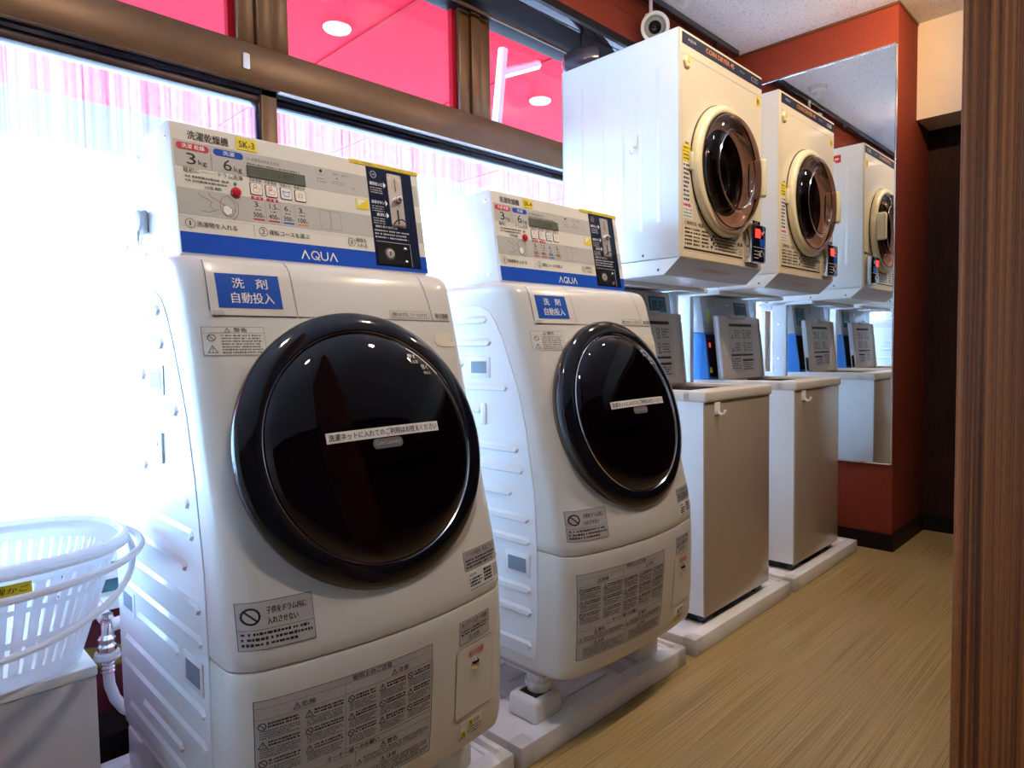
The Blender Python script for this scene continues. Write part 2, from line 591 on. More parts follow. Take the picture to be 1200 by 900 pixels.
        G = [[self.bm.verts.new(f(u0 + (u1 - u0) * a / nu, v0 + (v1 - v0) * b / nv, h)) for a in range(nu + 1)] for b in range(nv + 1)]
        for b in range(nv):
            for a in range(nu):
                self.bm.faces.new([G[b][a], G[b][a + 1], G[b + 1][a + 1], G[b + 1][a]]).material_index = i
        if edge:
            rim = [G[0][a] for a in range(nu + 1)] + [G[b][nu] for b in range(1, nv + 1)] + [G[nv][a] for a in range(nu - 1, -1, -1)] + [G[b][0] for b in range(nv - 1, 0, -1)]
            uv = [(u0 + (u1 - u0) * a / nu, v0) for a in range(nu + 1)] + [(u1, v0 + (v1 - v0) * b / nv) for b in range(1, nv + 1)] + [(u0 + (u1 - u0) * a / nu, v1) for a in range(nu - 1, -1, -1)] + [(u0, v0 + (v1 - v0) * b / nv) for b in range(nv - 1, 0, -1)]
            lo = [self.bm.verts.new(f(p[0], p[1], -0.0006)) for p in uv]
            n = len(rim)
            for k in range(n):
                k2 = (k + 1) % n
                self.bm.faces.new([lo[k], lo[k2], rim[k2], rim[k]]).material_index = i

    def line(self, pts, wd, f, mat, h=0.0008, closed=False):
        """thin printed line through 2D points"""
        i = self.mi(mat)
        n = len(pts)
        for k in range(n if closed else n - 1):
            a = Vector(pts[k])
            b = Vector(pts[(k + 1) % n])
            d = b - a
            if d.length > .007 and getattr(f, '__name__', '') in ('SF', 'DF'):
                q = int(d.length / .006) + 1
                self.line([tuple(a + d * s / q) for s in range(q + 1)], wd, f, mat, h)
                continue
            if d.length < 1e-7:
                continue
            d.normalize()
            q = Vector((-d.y, d.x)) * wd / 2
            e = d * wd * 0.35
            vs = [a - e - q, b + e - q, b + e + q, a - e + q]
            self.bm.faces.new([self.bm.verts.new(f(v.x, v.y, h)) for v in vs]).material_index = i

    def frame(self, u0, u1, v0, v1, wd, f, mat, h=0.0008, n=1):
        P = []
        for k in range(n):
            P.append((u0 + (u1 - u0) * k / n, v0))
        for k in range(n):
            P.append((u1, v0 + (v1 - v0) * k / n))
        for k in range(n):
            P.append((u1 - (u1 - u0) * k / n, v1))
        for k in range(n):
            P.append((u0, v1 - (v1 - v0) * k / n))
        self.line(P, wd, f, mat, h, closed=True)

    def text(self, body, u0, v0, wd, ht, f, mat, h=0.0008, bold=0.0):
        V, F = glyphs(body, 0.0)
        if not V:
            return
        xs = [v[0] for v in V]
        ys = [v[1] for v in V]
        sx = wd / (max(xs) - min(xs))
        sy = ht / max(1e-6, (max(ys) - min(ys)))
        x0, y0 = min(xs), min(ys)
        for dx in ((0.0,) if bold <= 0 else (-ht * bold * .7, ht * bold * .7)):
            self.mesh([(u0 + dx + (a - x0) * sx, v0 + (b - y0) * sy, h + (.00003 if dx > 0 else 0)) for a, b in V], F, mat, f)

    def greek(self, u0, u1, v0, v1, rows, f, mat, h=0.0008, fill=0.62, seed=1, ragged=0.3):
        """fine print too small to read: rows of tiny uneven marks"""
        rnd = random.Random(seed)
        rh = (v1 - v0) / rows
        for k in range(rows):
            top = v1 - k * rh
            end = u1 - (u1 - u0) * ragged * rnd.random() * (1 if k % 3 == 2 else .25)
            u = u0
            while u < end:
                L = min(rh * fill * (0.5 + 1.1 * rnd.random()), end - u)
                hh = rh * fill * (0.6 + 0.4 * rnd.random())
                if L > rh * .15:
                    self.plate(u, u + L, top - rh * .5 - hh / 2, top - rh * .5 + hh / 2, f, mat, h, edge=False)
                u += L + rh * (0.16 if rnd.random() < .85 else .5)

    def disc(self, u, v, r, f, mat, h=0.0008, n=20, ring=0.0):
        i = self.mi(mat)
        if ring > 0:
            P = [(u + r * math.cos(2 * math.pi * k / n), v + r * math.sin(2 * math.pi * k / n)) for k in range(n)]
            self.line(P, ring, f, mat, h, closed=True)
            return
        vs = [self.bm.verts.new(f(u + r * math.cos(2 * math.pi * k / n), v + r * math.sin(2 * math.pi * k / n), h)) for k in range(n)]
        self.bm.faces.new(vs).material_index = i

    def warn(self, u, v, s, f, mat='ink', h=0.0009):
        self.line([(u - s / 2, v - s * .42), (u + s / 2, v - s * .42), (u, v + s * .46)], s * .1, f, mat, h, closed=True)
        self.plate(u - s * .05, u + s * .05, v - s * .15, v + s * .2, f, mat, h, edge=False)
        self.plate(u - s * .05, u + s * .05, v - s * .32, v - s * .22, f, mat, h, edge=False)

    def nosign(self, u, v, s, f, mat='ink', h=0.0009):
        self.disc(u, v, s * .45, f, mat, h, n=16, ring=s * .12)
        q = s * .30
        self.line([(u - q, v + q), (u + q, v - q)], s * .11, f, mat, h)

    def build(self, name, parent=None, origin=None, smooth=35, recalc=True):
        bm = self.bm
        if recalc:
            bmesh.ops.recalc_face_normals(bm, faces=bm.faces[:])
        me = bpy.data.meshes.new(name)
        o = origin if origin is not None else (parent_origin(parent) if parent else Vector((0, 0, 0)))
        o = Vector(o)
        for v in bm.verts:
            v.co = v.co - o
        bm.to_mesh(me)
        bm.free()
        for m in self.mats:
            me.materials.append(m)
        if smooth:
            for p in me.polygons:
                p.use_smooth = True
            me.set_sharp_from_angle(angle=math.radians(smooth))
        ob = bpy.data.objects.new(name, me)
        COL.objects.link(ob)
        if parent:
            ob.parent = parent
            # a part's origin is its thing's origin, so it stays at (0,0,0)
            ob['_o'] = list(o)
        else:
            ob.location = o
            ob['_o'] = list(o)
        return ob


def parent_origin(p):
    return Vector(p['_o']) if '_o' in p else Vector(p.location)


_gc = {}


def glyphs(body, bold=0.0):
    key = (body, bold)
    if key in _gc:
        return _gc[key]
    c = bpy.data.curves.new('lettering', 'FONT')
    c.body = body
    c.resolution_u = 2
    c.offset = bold
    o = bpy.data.objects.new('lettering', c)
    COL.objects.link(o)
    dg = bpy.context.evaluated_depsgraph_get()
    dg.update()
    me = bpy.data.meshes.new_from_object(o.evaluated_get(dg))
    V = [(v.co.x, v.co.y) for v in me.vertices]
    F = [tuple(p.vertices) for p in me.polygons]
    bpy.data.objects.remove(o)
    bpy.data.curves.remove(c)
    bpy.data.meshes.remove(me)
    _gc[key] = (V, F)
    return V, F


def thing(name, loc, label, cat, group=None):
    o = bpy.data.objects.new(name, None)
    o.empty_display_size = 0.1
    COL.objects.link(o)
    o.location = loc
    o['_o'] = list(loc)
    o['label'] = label
    o['category'] = cat
    if group:
        o['group'] = group
    return o


def tag(o, label=None, cat=None, group=None, kind=None):
    if label:
        o['label'] = label
    if cat:
        o['category'] = cat
    if group:
        o['group'] = group
    if kind:
        o['kind'] = kind
    return o


def struct(mb, name, **k):
    return tag(mb.build(name, **k), kind='structure')


def dup(root, loc, label):
    def cp(o, par):
        c = o.copy()
        COL.objects.link(c)
        c.parent = par
        for ch in [q for q in ALL[o.name]] if o.name in ALL else []:
            cp(ch, c)
        return c
    ALL = {}
    for q in S.objects:
        if q.parent:
            ALL.setdefault(q.parent.name, []).append(q)
    r = cp(root, None)
    r.location = loc
    r['label'] = label
    return r


def flatxz(y):            # decals on a plane facing -y
    return lambda u, v, h: (u, y - h, v)


# ================================================================== THE ROOM
XM = 3.509        # mirror wall
ZC = 2.585
YW = 1.95

m = MB()
m.box(-2.6, 4.3, -2.3, 2.02, -0.06, 0.0, 'floor')
struct(m, 'floor')
m = MB()
m.box(-2.6, 4.3, -2.3, 2.02, ZC, ZC + 0.06, 'ceiling')
struct(m, 'ceiling')
# opposite wall and rear wall (seen only as reflections)
m = MB()
m.box(-2.6, 4.3, -2.36, -2.3, 0, ZC, 'recess')
struct(m, 'wall_opposite')
m = MB()
m.box(-2.66, -2.6, -2.3, 2.0, 0, ZC, 'soffitwhite')
struct(m, 'wall_rear')
# mirror wall
m = MB()
m.box(XM, 4.06, 0.951, 2.02, 0, ZC, 'redwall', bev=0.002)
struct(m, 'wall_mirror')
m = MB()
m.box(4.06, 4.14, -2.3, 1.0, 0, ZC, 'recess')
struct(m, 'wall_end')
m = MB()
m.box(3.823, 4.06, -2.29, 0.9505, 2.115, ZC - 0.001, 'soffitwhite')
struct(m, 'wall_soffit')
m = MB()
m.prism([(XM - .008, .943), (XM - .008, 1.9), (XM, 1.9), (XM, .951), (4.06, .951), (4.06, .943)], 'z', 0.0, 0.083, 'basebd')
struct(m, 'baseboard_mirror')
m = MB()
m.box(4.045, 4.06, -2.3, 0.943, 0, 0.083, 'basebd')
struct(m, 'baseboard_end')
m = MB()
m.box(3.50, 4.06, 0.946, 1.75, ZC - .012, ZC - .0005, 'bronze')
struct(m, 'trim_1')

# beam above the window
m = MB()
m.box(-2.6, XM, 1.76, 2.02, 2.36, ZC, 'redwall')
m.box(-2.6, XM, 1.752, 1.77, 2.335, 2.368, 'basebd')
m.box(-2.6, XM, 1.7575, 1.76, 2.485, 2.50, 'redwall')
struct(m, 'wall_beam')
# glossy black header under the beam
m = MB()
m.box(-2.6, XM, 1.765, 1.93, 2.34, 2.36, 'blackrail', bev=.002)
m.prism([(1.93, 2.29), (1.99, 2.29), (1.99, 2.36), (1.80, 2.36), (1.80, 2.352)], 'x', -2.6, XM, 'basebd')
m.tube([(-2.6, 1.90, 2.285), (XM, 1.90, 2.285)], 0.006, 'bronze')
struct(m, 'trim_2')

# window wall below the glazing
m = MB()
m.box(-2.6, XM, 1.93, 2.02, 0.07, 0.355, 'maroon')
struct(m, 'wall_window')
m = MB()
m.box(-2.6, XM, 1.80, 2.02, 0.0, 0.085, 'basebd')
struct(m, 'baseboard_window')
m = MB()
for (z0, z1, y0, mt) in ((0.355, 0.392, 1.90, 'white'), (0.392, 0.43, 1.935, 'tealrail'), (0.43, 0.452, 1.915, 'white'), (0.452, 0.472, 1.935, 'tealrail'), (0.472, 0.50, 1.92, 'white')):
    m.box(-2.6, XM, y0, 2.0, z0, z1, mt, bev=.003)
struct(m, 'trim_3')

# bronze transom
m = MB()
m.box(-2.6, XM, 1.925, 2.0, 1.79, 1.905, 'bronze', bev=.003)
m.box(-2.6, XM, 1.945, 2.0, 1.772, 1.79, 'blackrail')
m.box(-2.6, .90, 1.955, 2.0, 1.748, 1.776, 'bronzedark', bev=.002)
m.box(.95, XM, 1.955, 2.0, 1.752, 1.776, 'blackrail', bev=.002)
m.box(.95, XM, 1.93, 1.948, 1.785, 1.791, 'white')
struct(m, 'trim_4')

# lower mullions and glazing
for k, (x0, x1) in enumerate(((-2.6, -0.79), (-0.742, 0.898), (0.951, 2.592), (2.645, XM))):
    m = MB()
    m.box(x0, x1, 1.966, 1.972, 0.50, 1.750, 'clear')
    win = struct(m, 'window_%d' % (k + 1))
    f_ = MB()
    f_.box(x0, x1, 1.9625, 1.9635, 0.50, 1.741, 'film')
    f_.build('window_film', win, origin=(0, 0, 0))
    g_ = MB()
    g_.box(x1 - .012, x1, 1.957, 1.985, .5, 1.750, 'navygloss')
    g_.build('glazing_bead', win, origin=(0, 0, 0))
m = MB()
for x0 in (-.79, .898, 2.592):
    m.box(x0, x0 + .05, 1.945, 1.995, 0.49, 1.79, 'bronze', bev=.003)
struct(m, 'trim_5')
# upper mullions and glazing
m = MB()
for k in range(-3, 4):
    x0 = 0.832 + 0.845 * k
    for (a, b, y) in ((0, .05, 1.94), (.054, .10, 1.93), (.104, .157, 1.94)):
        m.box(x0 + a, min(x0 + b, XM), y, 1.995, 1.905, 2.30, 'bronze', bev=.003)
m.box(-2.6, XM, 1.955, 1.995, 1.9, 2.32, 'basebd') if False else None
struct(m, 'trim_6')
for k in range(-3, 4):
    x0 = 0.832 + 0.845 * k - .688
    m = MB()
    m.box(x0, min(x0 + .688, XM), 1.975, 1.981, 1.90, 2.36, 'clear')
    win = struct(m, 'window_%d' % (k + 8))
    g_ = MB()
    g_.box(min(x0 + .67, XM - .014), min(x0 + .688, XM), 1.962, 1.985, 1.905, 2.33, 'awnseam')
    g_.build('glazing_bead', win, origin=(0, 0, 0))

# outdoors -------------------------------------------------------------
m = MB()
m.box(-6, 12, 2.02, 5.05, 2.66, 2.70, 'awning')
m.box(-6, 12, 5.05, 6.2, 2.66, 2.70, 'fade_strip')  # added strip past the awning, softens the pink-to-white fade in the film
for x in (-2.0, -.6, .55, 1.96, 2.9, 4.3, 5.6):
    m.box(x, x + .02, 2.02, 5.04, 2.653, 2.661, 'awnseam')
tag(m.build('awning'), 'bright red-pink awning stretched outside above the upper window panes', 'awning')
for (x, y, lab) in ((1.826, 3.059, 'round glowing downlight in the red awning seen through the middle upper pane'), (3.313, 3.027, 'round glowing downlight in the red awning seen beside the white dryer')):
    t = thing('outdoor_downlight', (x, y, 2.65), lab, 'light')
    m = MB()
    m.lathe([(0.0, -.004), (.058, -.004)], 'bulbout', C=(x, y, 2.65), ev=(0, 1, 0), n=(0, 0, 1), seg=32)
    m.build('lamp_lens', t)
    m = MB()
    m.lathe([(.058, -.003), (.064, -.010), (.070, -.002), (.070, .003)], 'white', C=(x, y, 2.65), ev=(0, 1, 0), n=(0, 0, 1), seg=32)
    m.build('trim_ring', t)
m = MB()
m.box(-8, 14, 2.05, 16, -.12, -.10, 'pavement')
tag(m.build('pavement'), kind='structure')
m = MB()
m.tube([(2.47, 2.6, 2.0), (2.555, 2.6, 2.615)], .028, 'white', seg=6)
m.tube([(2.535, 2.6, 2.48), (2.83, 2.6, 2.615)], .026, 'white', seg=6)
tag(m.build('awning_bracket'), 'white angled metal bracket under the red awning outside the right upper pane', 'bracket')

# mirror ---------------------------------------------------------------
t = thing('wall_mirror_panel', (XM - .004, 1.35, .42), 'large frameless wall mirror with thin chrome edging on the red end wall', 'mirror')
m = MB()
m.box(XM - .007, XM - .001, .958, 1.74, .426, 2.391, 'mirror')
m.build('mirror_glass', t)
m = MB()
for (y0, y1, z0, z1) in ((.951, .959, .42, 2.397), (1.738, 1.746, .42, 2.397), (.951, 1.746, .420, .427), (.951, 1.746, 2.390, 2.397)):
    m.box(XM - .012, XM - .0005, y0, y1, z0, z1, 'chrome', bev=.001)
m.build('chrome_edging', t)

# wood partition by the camera
m = MB()
m.box(0.99, 1.035, -0.75, 0.1985, 0.0, ZC, 'wood', bev=.007, seg=4)
tag(m.build('trim_7'), kind='structure')

# ceiling lighting track with spotlight, hooks, detector -------------------
m = MB()
m.box(-1.0, 3.45, 1.70, 1.735, ZC - .03, ZC, 'black', bev=.003)
tag(m.build('lighting_track'), 'thin black lighting track along the ceiling beside the red beam', 'track')
t = thing('ceiling_spotlight', (2.6, 1.70, 2.52), 'round white spotlight with grey lens hanging from the ceiling above the nearest dryer', 'spotlight')
Cs = Vector((2.58, 1.665, 2.415))
ns = Vector((-.70, -.66, -.26)).normalized()
es = ns.cross(Vector((0, 0, 1))).normalized()
vs_ = es.cross(ns)
m = MB()
m.lathe([(0, -.085), (.035, -.085), (.052, -.05), (.062, -.01), (.064, .004), (.060, .008), (.050, .006), (.048, -.006)], 'white', C=Cs, ex=es, ev=vs_, n=ns, seg=40)
m.build('lamp_housing', t)
m = MB()
m.lathe([(.049, -.004), (.038, .0), (.028, -.004)], 'lensgrey', C=Cs, ex=es, ev=vs_, n=ns, seg=40)
m.lathe([(.028, -.004), (.016, -.02), (0, -.03)], 'black', C=Cs, ex=es, ev=vs_, n=ns, seg=40)
m.build('lamp_lens', t)
m = MB()
m.tube([(2.6, 1.70, 2.475), (2.6, 1.70, 2.56)], .008, 'white')
m.box(2.575, 2.625, 1.685, 1.715, 2.472, 2.487, 'white', bev=.003)
m.build('hanging_stem', t)
# black spotlight
t = thing('black_spotlight', (2.25, 1.80, 2.34), 'glossy black dome spotlight peeking over the rear of the nearest dryer', 'spotlight')
Cb = Vector((2.27, 1.76, 2.20))
nb = Vector((.75, -.62, .05)).normalized()
eb = nb.cross(Vector((0, 0, 1))).normalized()
vb = eb.cross(nb)
m = MB()
m.lathe([(0, -.14), (.03, -.135), (.055, -.10), (.068, -.05), (.070, 0), (.066, .003), (.063, 0), (.060, -.05), (.04, -.09), (0, -.10)], 'smokegrey', C=Cb, ex=eb, ev=vb, n=nb, seg=32)
m.build('lamp_housing', t)
m = MB()
m.tube([(2.235, 1.80, 2.24), (2.235, 1.80, 2.345)], .008, 'black')
m.build('hanging_stem', t)
for (x, lab) in ((3.20, 'small black ceiling hook on the track above the gap between the dryers'), (1.976, 'small black ceiling hook on the track, seen in the wall mirror')):
    m = MB()
    m.tube([(x, 1.70, ZC - .03), (x, 1.70, ZC - .085)], .005, 'black')
    m.box(x - .02, x + .02, 1.69, 1.71, ZC - .055, ZC - .045, 'black', bev=.002)
    o = m.build('ceiling_hook', origin=(x, 1.7, ZC - .03))
    tag(o, lab, 'hook')
m = MB()
m.lathe([(0, .06), (.015, .06), (.018, .03), (.045, .022), (.052, .005), (.052, 0)], 'white', C=(2.72, 1.60, ZC), ev=(0, 1, 0), n=(0, 0, -1), seg=32)
tag(m.build('smoke_detector', origin=(2.72, 1.6, ZC)), 'white round detector on the ceiling, seen reflected at the top of the mirror', 'detector')

# ceiling downlights (in the aisle)
DL = ((0.62, 0.38, 7.0), (1.85, 0.42, 8.5), (2.80, 0.40, 6.5), (3.02, 1.02, 0))
for k, (x, y, e) in enumerate(DL[:3]):
    t = thing('ceiling_downlight', (x, y, ZC), ['recessed warm ceiling downlight behind the camera above the first washer side', 'recessed warm ceiling downlight over the middle of the aisle', 'recessed warm ceiling downlight over the far end of the aisle'][k], 'light')
    m = MB()
    m.lathe([(0, .004), (.05, .004)], 'bulb', C=(x, y, ZC), ev=(0, 1, 0), n=(0, 0, -1), seg=24)
    m.build('lamp_lens', t)
    m = MB()
    m.lathe([(.05, .004), (.058, .010), (.068, .003), (.068, -.002)], 'white', C=(x, y, ZC), ev=(0, 1, 0), n=(0, 0, -1), seg=24)
    m.build('trim_ring', t)
    area('downlight_lamp', (x, y, ZC - .02), .10, e, WARM, target=(x + .05, 1.20, 1.35), spread=math.radians(125))
# small ceiling spots that wash the red end wall and the red beam
for (px_, py_, tg, en, lab) in ((2.95, .62, (3.5, 1.10, 2.42), 34, 'small white ceiling spotlight aimed at the top of the red end wall'),
                                (1.75, 1.02, (2.05, 1.76, 2.44), 9, 'small white ceiling spotlight aimed at the red beam over the window')):
    t = thing('wall_wash_spotlight', (px_, py_, ZC), lab, 'spotlight')
    m = MB()
    m.tube([(px_, py_, ZC), (px_, py_, ZC - .07)], .008, 'white')
    m.build('hanging_stem', t)
    m = MB()
    P0_ = Vector((px_, py_, ZC - .09))
    nn = (Vector(tg) - P0_).normalized()
    ee = nn.cross(Vector((0, 0, 1))).normalized()
    m.lathe([(0, -.06), (.03, -.055), (.035, 0), (.032, .004)], 'white', C=P0_, ex=ee, ev=ee.cross(nn), n=nn, seg=24)
    m.build('lamp_housing', t)
    sp = bpy.data.lights.new('wall_spot', 'SPOT')
    sp.energy = en
    sp.color = (1.0, .62, .30)
    sp.spot_size = math.radians(95)
    sp.spot_blend = .9
    sp.shadow_soft_size = .02
    so = bpy.data.objects.new('wall_spot', sp)
    COL.objects.link(so)
    so.location = P0_ + nn * .02
    so.rotation_euler = nn.to_track_quat('-Z', 'Y').to_euler()


# ================================================================== drain pans
PAN0, PAN1, PANY0, PANY1, PANZ = 0.31, 1.055, 1.072, 1.74, 0.0568


def make_pan(risers, label):
    t = thing('drain_pan', ((PAN0 + PAN1) / 2, 1.4, 0), label, 'drain pan', 'white drain pans under the machines')
    m = MB()
    x0, x1, y0, y1, z = PAN0, PAN1, PANY0, PANY1, PANZ
    m.box(x0 + .01, x1 - .01, y0 + .01, y1 - .01, 0.0, 0.018, 'pan')
    for b in ((x0, x1, y0, y0 + .05), (x0, x1, y1 - .05, y1), (x0, x0 + .05, y0, y1), (x1 - .05, x1, y0, y1)):
        m.box(b[0], b[1], b[2], b[3], 0, z, 'pan', bev=.004)
    # raised corner platforms that carry the feet
    for (a, b) in ((x0 + .02, x0 + .22), (x1 - .22, x1 - .02)):
        for (c, d) in ((y0 + .02, y0 + .20), (y1 - .20, y1 - .02)):
            m.box(a, b, c, d, 0, z - .004, 'pan', bev=.003)
    for k in range(5):
        m.box(x0 + .26, x1 - .26, y0 + .12 + k * .09, y0 + .125 + k * .09, .017, .022, 'pan')
    m.build('pan_tray', t)
    m = MB()
    m.box(x1 - .035, x1 - .018, y0 + .03, y0 + .15, z - .002, z + .0008, 'greyink' if False else 'palegrey', bev=.0005)
    m.build('drain_slot', t)
    if risers:
        for (cx, cy) in ((x0 + .145, y0 + .09), (x1 - .145, y0 + .09), (x0 + .145, y1 - .12), (x1 - .145, y1 - .12)):
            m = MB()
            m.box(cx - .052, cx + .052, cy - .05, cy + .05, z - .004, z + .056, 'white', bev=.012, seg=3)
            m.box(cx - .03, cx + .03, cy - .03, cy + .03, z + .052, z + .0562, 'black')
            m.build('riser_block', t)
    return t


PANLAB = ['white drain pan under the nearest drum washer, cut by the bottom frame edge',
          'white drain pan under the second drum washer',
          'white drain pan under the nearer top-loading washer',
          'white drain pan under the farther top-loading washer by the mirror']
PX = (0.6825, 1.4505, 2.252, 3.033)
for r in (True, False):
    pan0 = make_pan(r, PANLAB[0 if r else 2])
    ks = (0, 1) if r else (2, 3)
    pan0.location.x = PX[ks[0]]
    dup(pan0, (PX[ks[1]], 1.4, 0), PANLAB[ks[1]])

# ================================================================== drum washer-dryers
CX, HWD = 0.679, 0.290        # body centre and half width
YB = 1.615


def interp(tab, z):
    if z <= tab[0][0]:
        return tab[0][1]
    for (a, b), (c, d) in zip(tab, tab[1:]):
        if z <= c:
            s = (z - a) / (c - a)
            return b + (d - b) * s
    return tab[-1][1]


YF = [(.188, 1.040), (.192, 1.022), (.202, 1.010), (.222, 1.003), (.30, .998), (.42, .996), (.50, .998), (.53, 1.000), (.605, 1.012), (.73, 1.045),
      (.855, 1.080), (1.0, 1.116), (1.10, 1.141), (1.140, 1.152), (1.158, 1.162), (1.168, 1.175), (1.173, 1.195), (1.178, 1.245)]
BU = [(.188, .020), (.40, .036), (.55, .042), (.85, .032), (1.05, .018), (1.178, .010)]


def yf(z):
    # smoothed profile
    return (interp(YF, z - .006) + 2 * interp(YF, z) + interp(YF, z + .006)) / 4


def surf(x, z):
    u = (x - CX) / (HWD - .02)
    d = max(0.0, abs(x - CX) - (HWD - RC))
    return yf(z) - interp(BU, z) * max(0.0, 1 - u * u) + RC - math.sqrt(max(0, RC * RC - min(d, RC) ** 2))


RC = 0.046


def SF(u, v, h):          # decals on the washer front
    return (u, surf(u, v) - h - .0003, v)


def ring_pts(z, ins=0.0, x_in=0.0, zz=None):
    x0, x1 = CX - HWD + ins + x_in, CX + HWD - ins - x_in
    y0 = yf(z) + ins
    b = interp(BU, z)
    yb = YB - ins
    r = RC
    P = [(x0, yb)]
    ys = y0 + r
    for k in range(1, 7):
        P.append((x0, yb + (ys - yb) * k / 6))

    def bul(x):
        u = (x - CX) / (HWD - .02)
        return -b * max(0.0, 1 - u * u)
    for k in range(1, 9):
        a = math.pi / 2 * k / 8
        x = x0 + r - r * math.cos(a)
        P.append((x, ys - r * math.sin(a) + bul(x)))
    for k in range(1, 24):
        x = x0 + r + (x1 - x0 - 2 * r) * k / 24
        P.append((x, y0 + bul(x)))
    for k in range(0, 8):
        a = math.pi / 2 * (1 - k / 8)
        x = x1 - r + r * math.cos(a)
        P.append((x, ys - r * math.sin(a) + bul(x)))
    for k in range(0, 6):
        P.append((x1, ys + (yb - ys) * k / 6))
    P.append((x1, yb))
    z = z if zz is None else zz
    return [(x, y, z) for x, y in P]


def loft(m, levels, mat, top=True, bottom=True):
    i = m.mi(mat)
    rows = [[m.bm.verts.new(p) for p in L] for L in levels]
    n = len(rows[0])
    for a, b in zip(rows, rows[1:]):
        for k in range(n):
            k2 = (k + 1) % n
            m.bm.faces.new([a[k], a[k2], b[k2], b[k]]).material_index = i
    if bottom:
        m.bm.faces.new(rows[0][::-1]).material_index = i
    if top:
        m.bm.faces.new(rows[-1]).material_index = i


def make_washer(label):
    t = thing('drum_washer', (CX, 1.30, PANZ + .056), label, 'washing machine', 'drum washers with coin control boxes')
    # --- shell
    m = MB()
    zs = [.5060, .5066, .510, .53, .56, .605, .66, .73, .79, .855, .93, 1.0, 1.06, 1.10, 1.13, 1.145, 1.155, 1.163]
    lv = []
    for z in zs:
        ins = .004 if z == .5060 else .0015 if z == .5066 else 0.0
        lv.append(ring_pts(z, ins))
    lv.append(ring_pts(1.168, 0, .002))
    lv.append(ring_pts(1.173, 0, .006))
    lv.append(ring_pts(1.177, 0, .014))
    loft(m, lv, 'shell')
    m.build('body_shell', t, smooth=40)
    # --- lower panel
    m = MB()
    lv = [ring_pts(.188, .014), ring_pts(.190, .008), ring_pts(.195, .003)]
    for z in (.202, .212, .225, .25, .30, .36, .42, .47, .50):
        lv.append(ring_pts(z, 0))
    lv.append(ring_pts(.5035, .0012))
    lv.append(ring_pts(.5042, .004))
    loft(m, lv, 'shell')
    m.build('lower_panel', t, smooth=40)
    m = MB()
    m.box(CX - HWD + .012, CX + HWD - .012, 1.10, YB - .01, .178, .30, 'grey')
    m.box(CX - HWD + .03, CX + HWD - .03, 1.05, YB - .05, .49, .52, 'grey')
    m.box(CX - HWD + .02, CX + HWD - .02, 1.12, YB - .03, .166, .182, 'white', bev=.004)
    m.build('inner_chassis', t)
    # --- steel side panel with pressed ribs (left side and right side)
    seam = [(.225, 1.110), (.325, 1.104), (.484, 1.101), (.643, 1.107), (.799, 1.132), (.90, 1.158), (.956, 1.181), (1.02, 1.208), (1.075, 1.238), (1.102, 1.262), (1.118, 1.30)]
    for sx in (-1, 1):
        xo = CX + sx * (HWD + .0015)
        m = MB()
        poly = [(y, z) for z, y in seam] + [(YB - .01, 1.118), (YB + .004, 1.09), (YB + .004, .225)]
        m.prism(poly, 'x', CX + sx * (HWD - .01), xo, 'side', bev=.0012, seg=1)
        # ribs
        ribs = [(1.275, 1.41, 1.081), (1.262, 1.475, 1.022), (1.37, 1.494, .966), (1.203, 1.58, .906), (1.30, 1.582, .846), (1.38, 1.585, .795),
                (1.166, 1.50, .752), (1.151, 1.58, .70), (1.192, 1.575, .640), (1.135, 1.52, .578), (1.131, 1.573, .522), (1.248, 1.478, .472),
                (1.13, 1.567, .40), (1.129, 1.588, .343), (1.244, 1.461, .296), (1.13, 1.56, .258)]
        for (a, b, z) in ribs:
            n = 6
            H = .011
            D = .0042
            prof = [(a, 0), (a + .012, 1), (b - .012, 1), (b, 0)]
            pts = []
            # a long low pressed bump: sharp lower edge, soft upper edge
            base = [(a, z - H), (b, z - H), (b + H * .8, z), (b, z + H), (a, z + H), (a - H * .8, z)]
            top_ = [(a + .004, z - H + .003), (b - .004, z - H + .003), (b + H * .3, z - .001), (b - .004, z + H * .25), (a + .004, z + H * .25), (a - H * .3, z - .001)]
            V = [(xo - sx * .0004, p[0], p[1]) for p in base] + [(xo + sx * D, p[0], p[1]) for p in top_]
            F = [(0, 1, 7, 6), (1, 2, 8, 7), (2, 3, 9, 8), (3, 4, 10, 9), (4, 5, 11, 10), (5, 0, 6, 11), (6, 7, 8, 9, 10, 11)]
            m.mesh(V, F, 'side')
        sp_ = m.build('side_panel', t, smooth=25)
        # square pressed openings: flat plates, shade of the hollow put into their colour
        for (a, b, c, d) in ((1.268, 1.335, .938, .975), (1.134, 1.205, .438, .480), (1.507, 1.575, .468, .506)):
            g = MB()
            g.box(min(xo, xo + sx * .0022), max(xo, xo + sx * .0022), a - .008, b + .008, c - .008, d + .008, 'side', bev=.001)
            g.box(min(xo + sx * .001, xo + sx * .0030), max(xo + sx * .001, xo + sx * .0030), a + .004, b - .004, c + .003, d - .003, 'hole_shade')
            g.build('grip_opening', sp_)
        g = MB()
        g.box(min(xo, xo + sx * .004), max(xo, xo + sx * .004), 1.276, 1.296, .806, .862, 'side', bev=.002)
        g.build('side_latch', sp_)
    # rear bulge
    m = MB()
    m.box(CX - HWD + .002, CX - HWD + .05, YB - .01, YB + .035, .97, 1.135, 'side', bev=.015, seg=3)
    m.build('rear_cover', t)
    m = MB()
    m.box(CX - HWD + .01, CX - HWD + .055, YB - .07, YB + .02, .120, .21, 'side', bev=.004)
    m.box(CX - HWD - .004, CX - HWD + .02, YB - .12, YB - .03, .1165, .20, 'side', bev=.004)
    m.build('base_bracket', t)
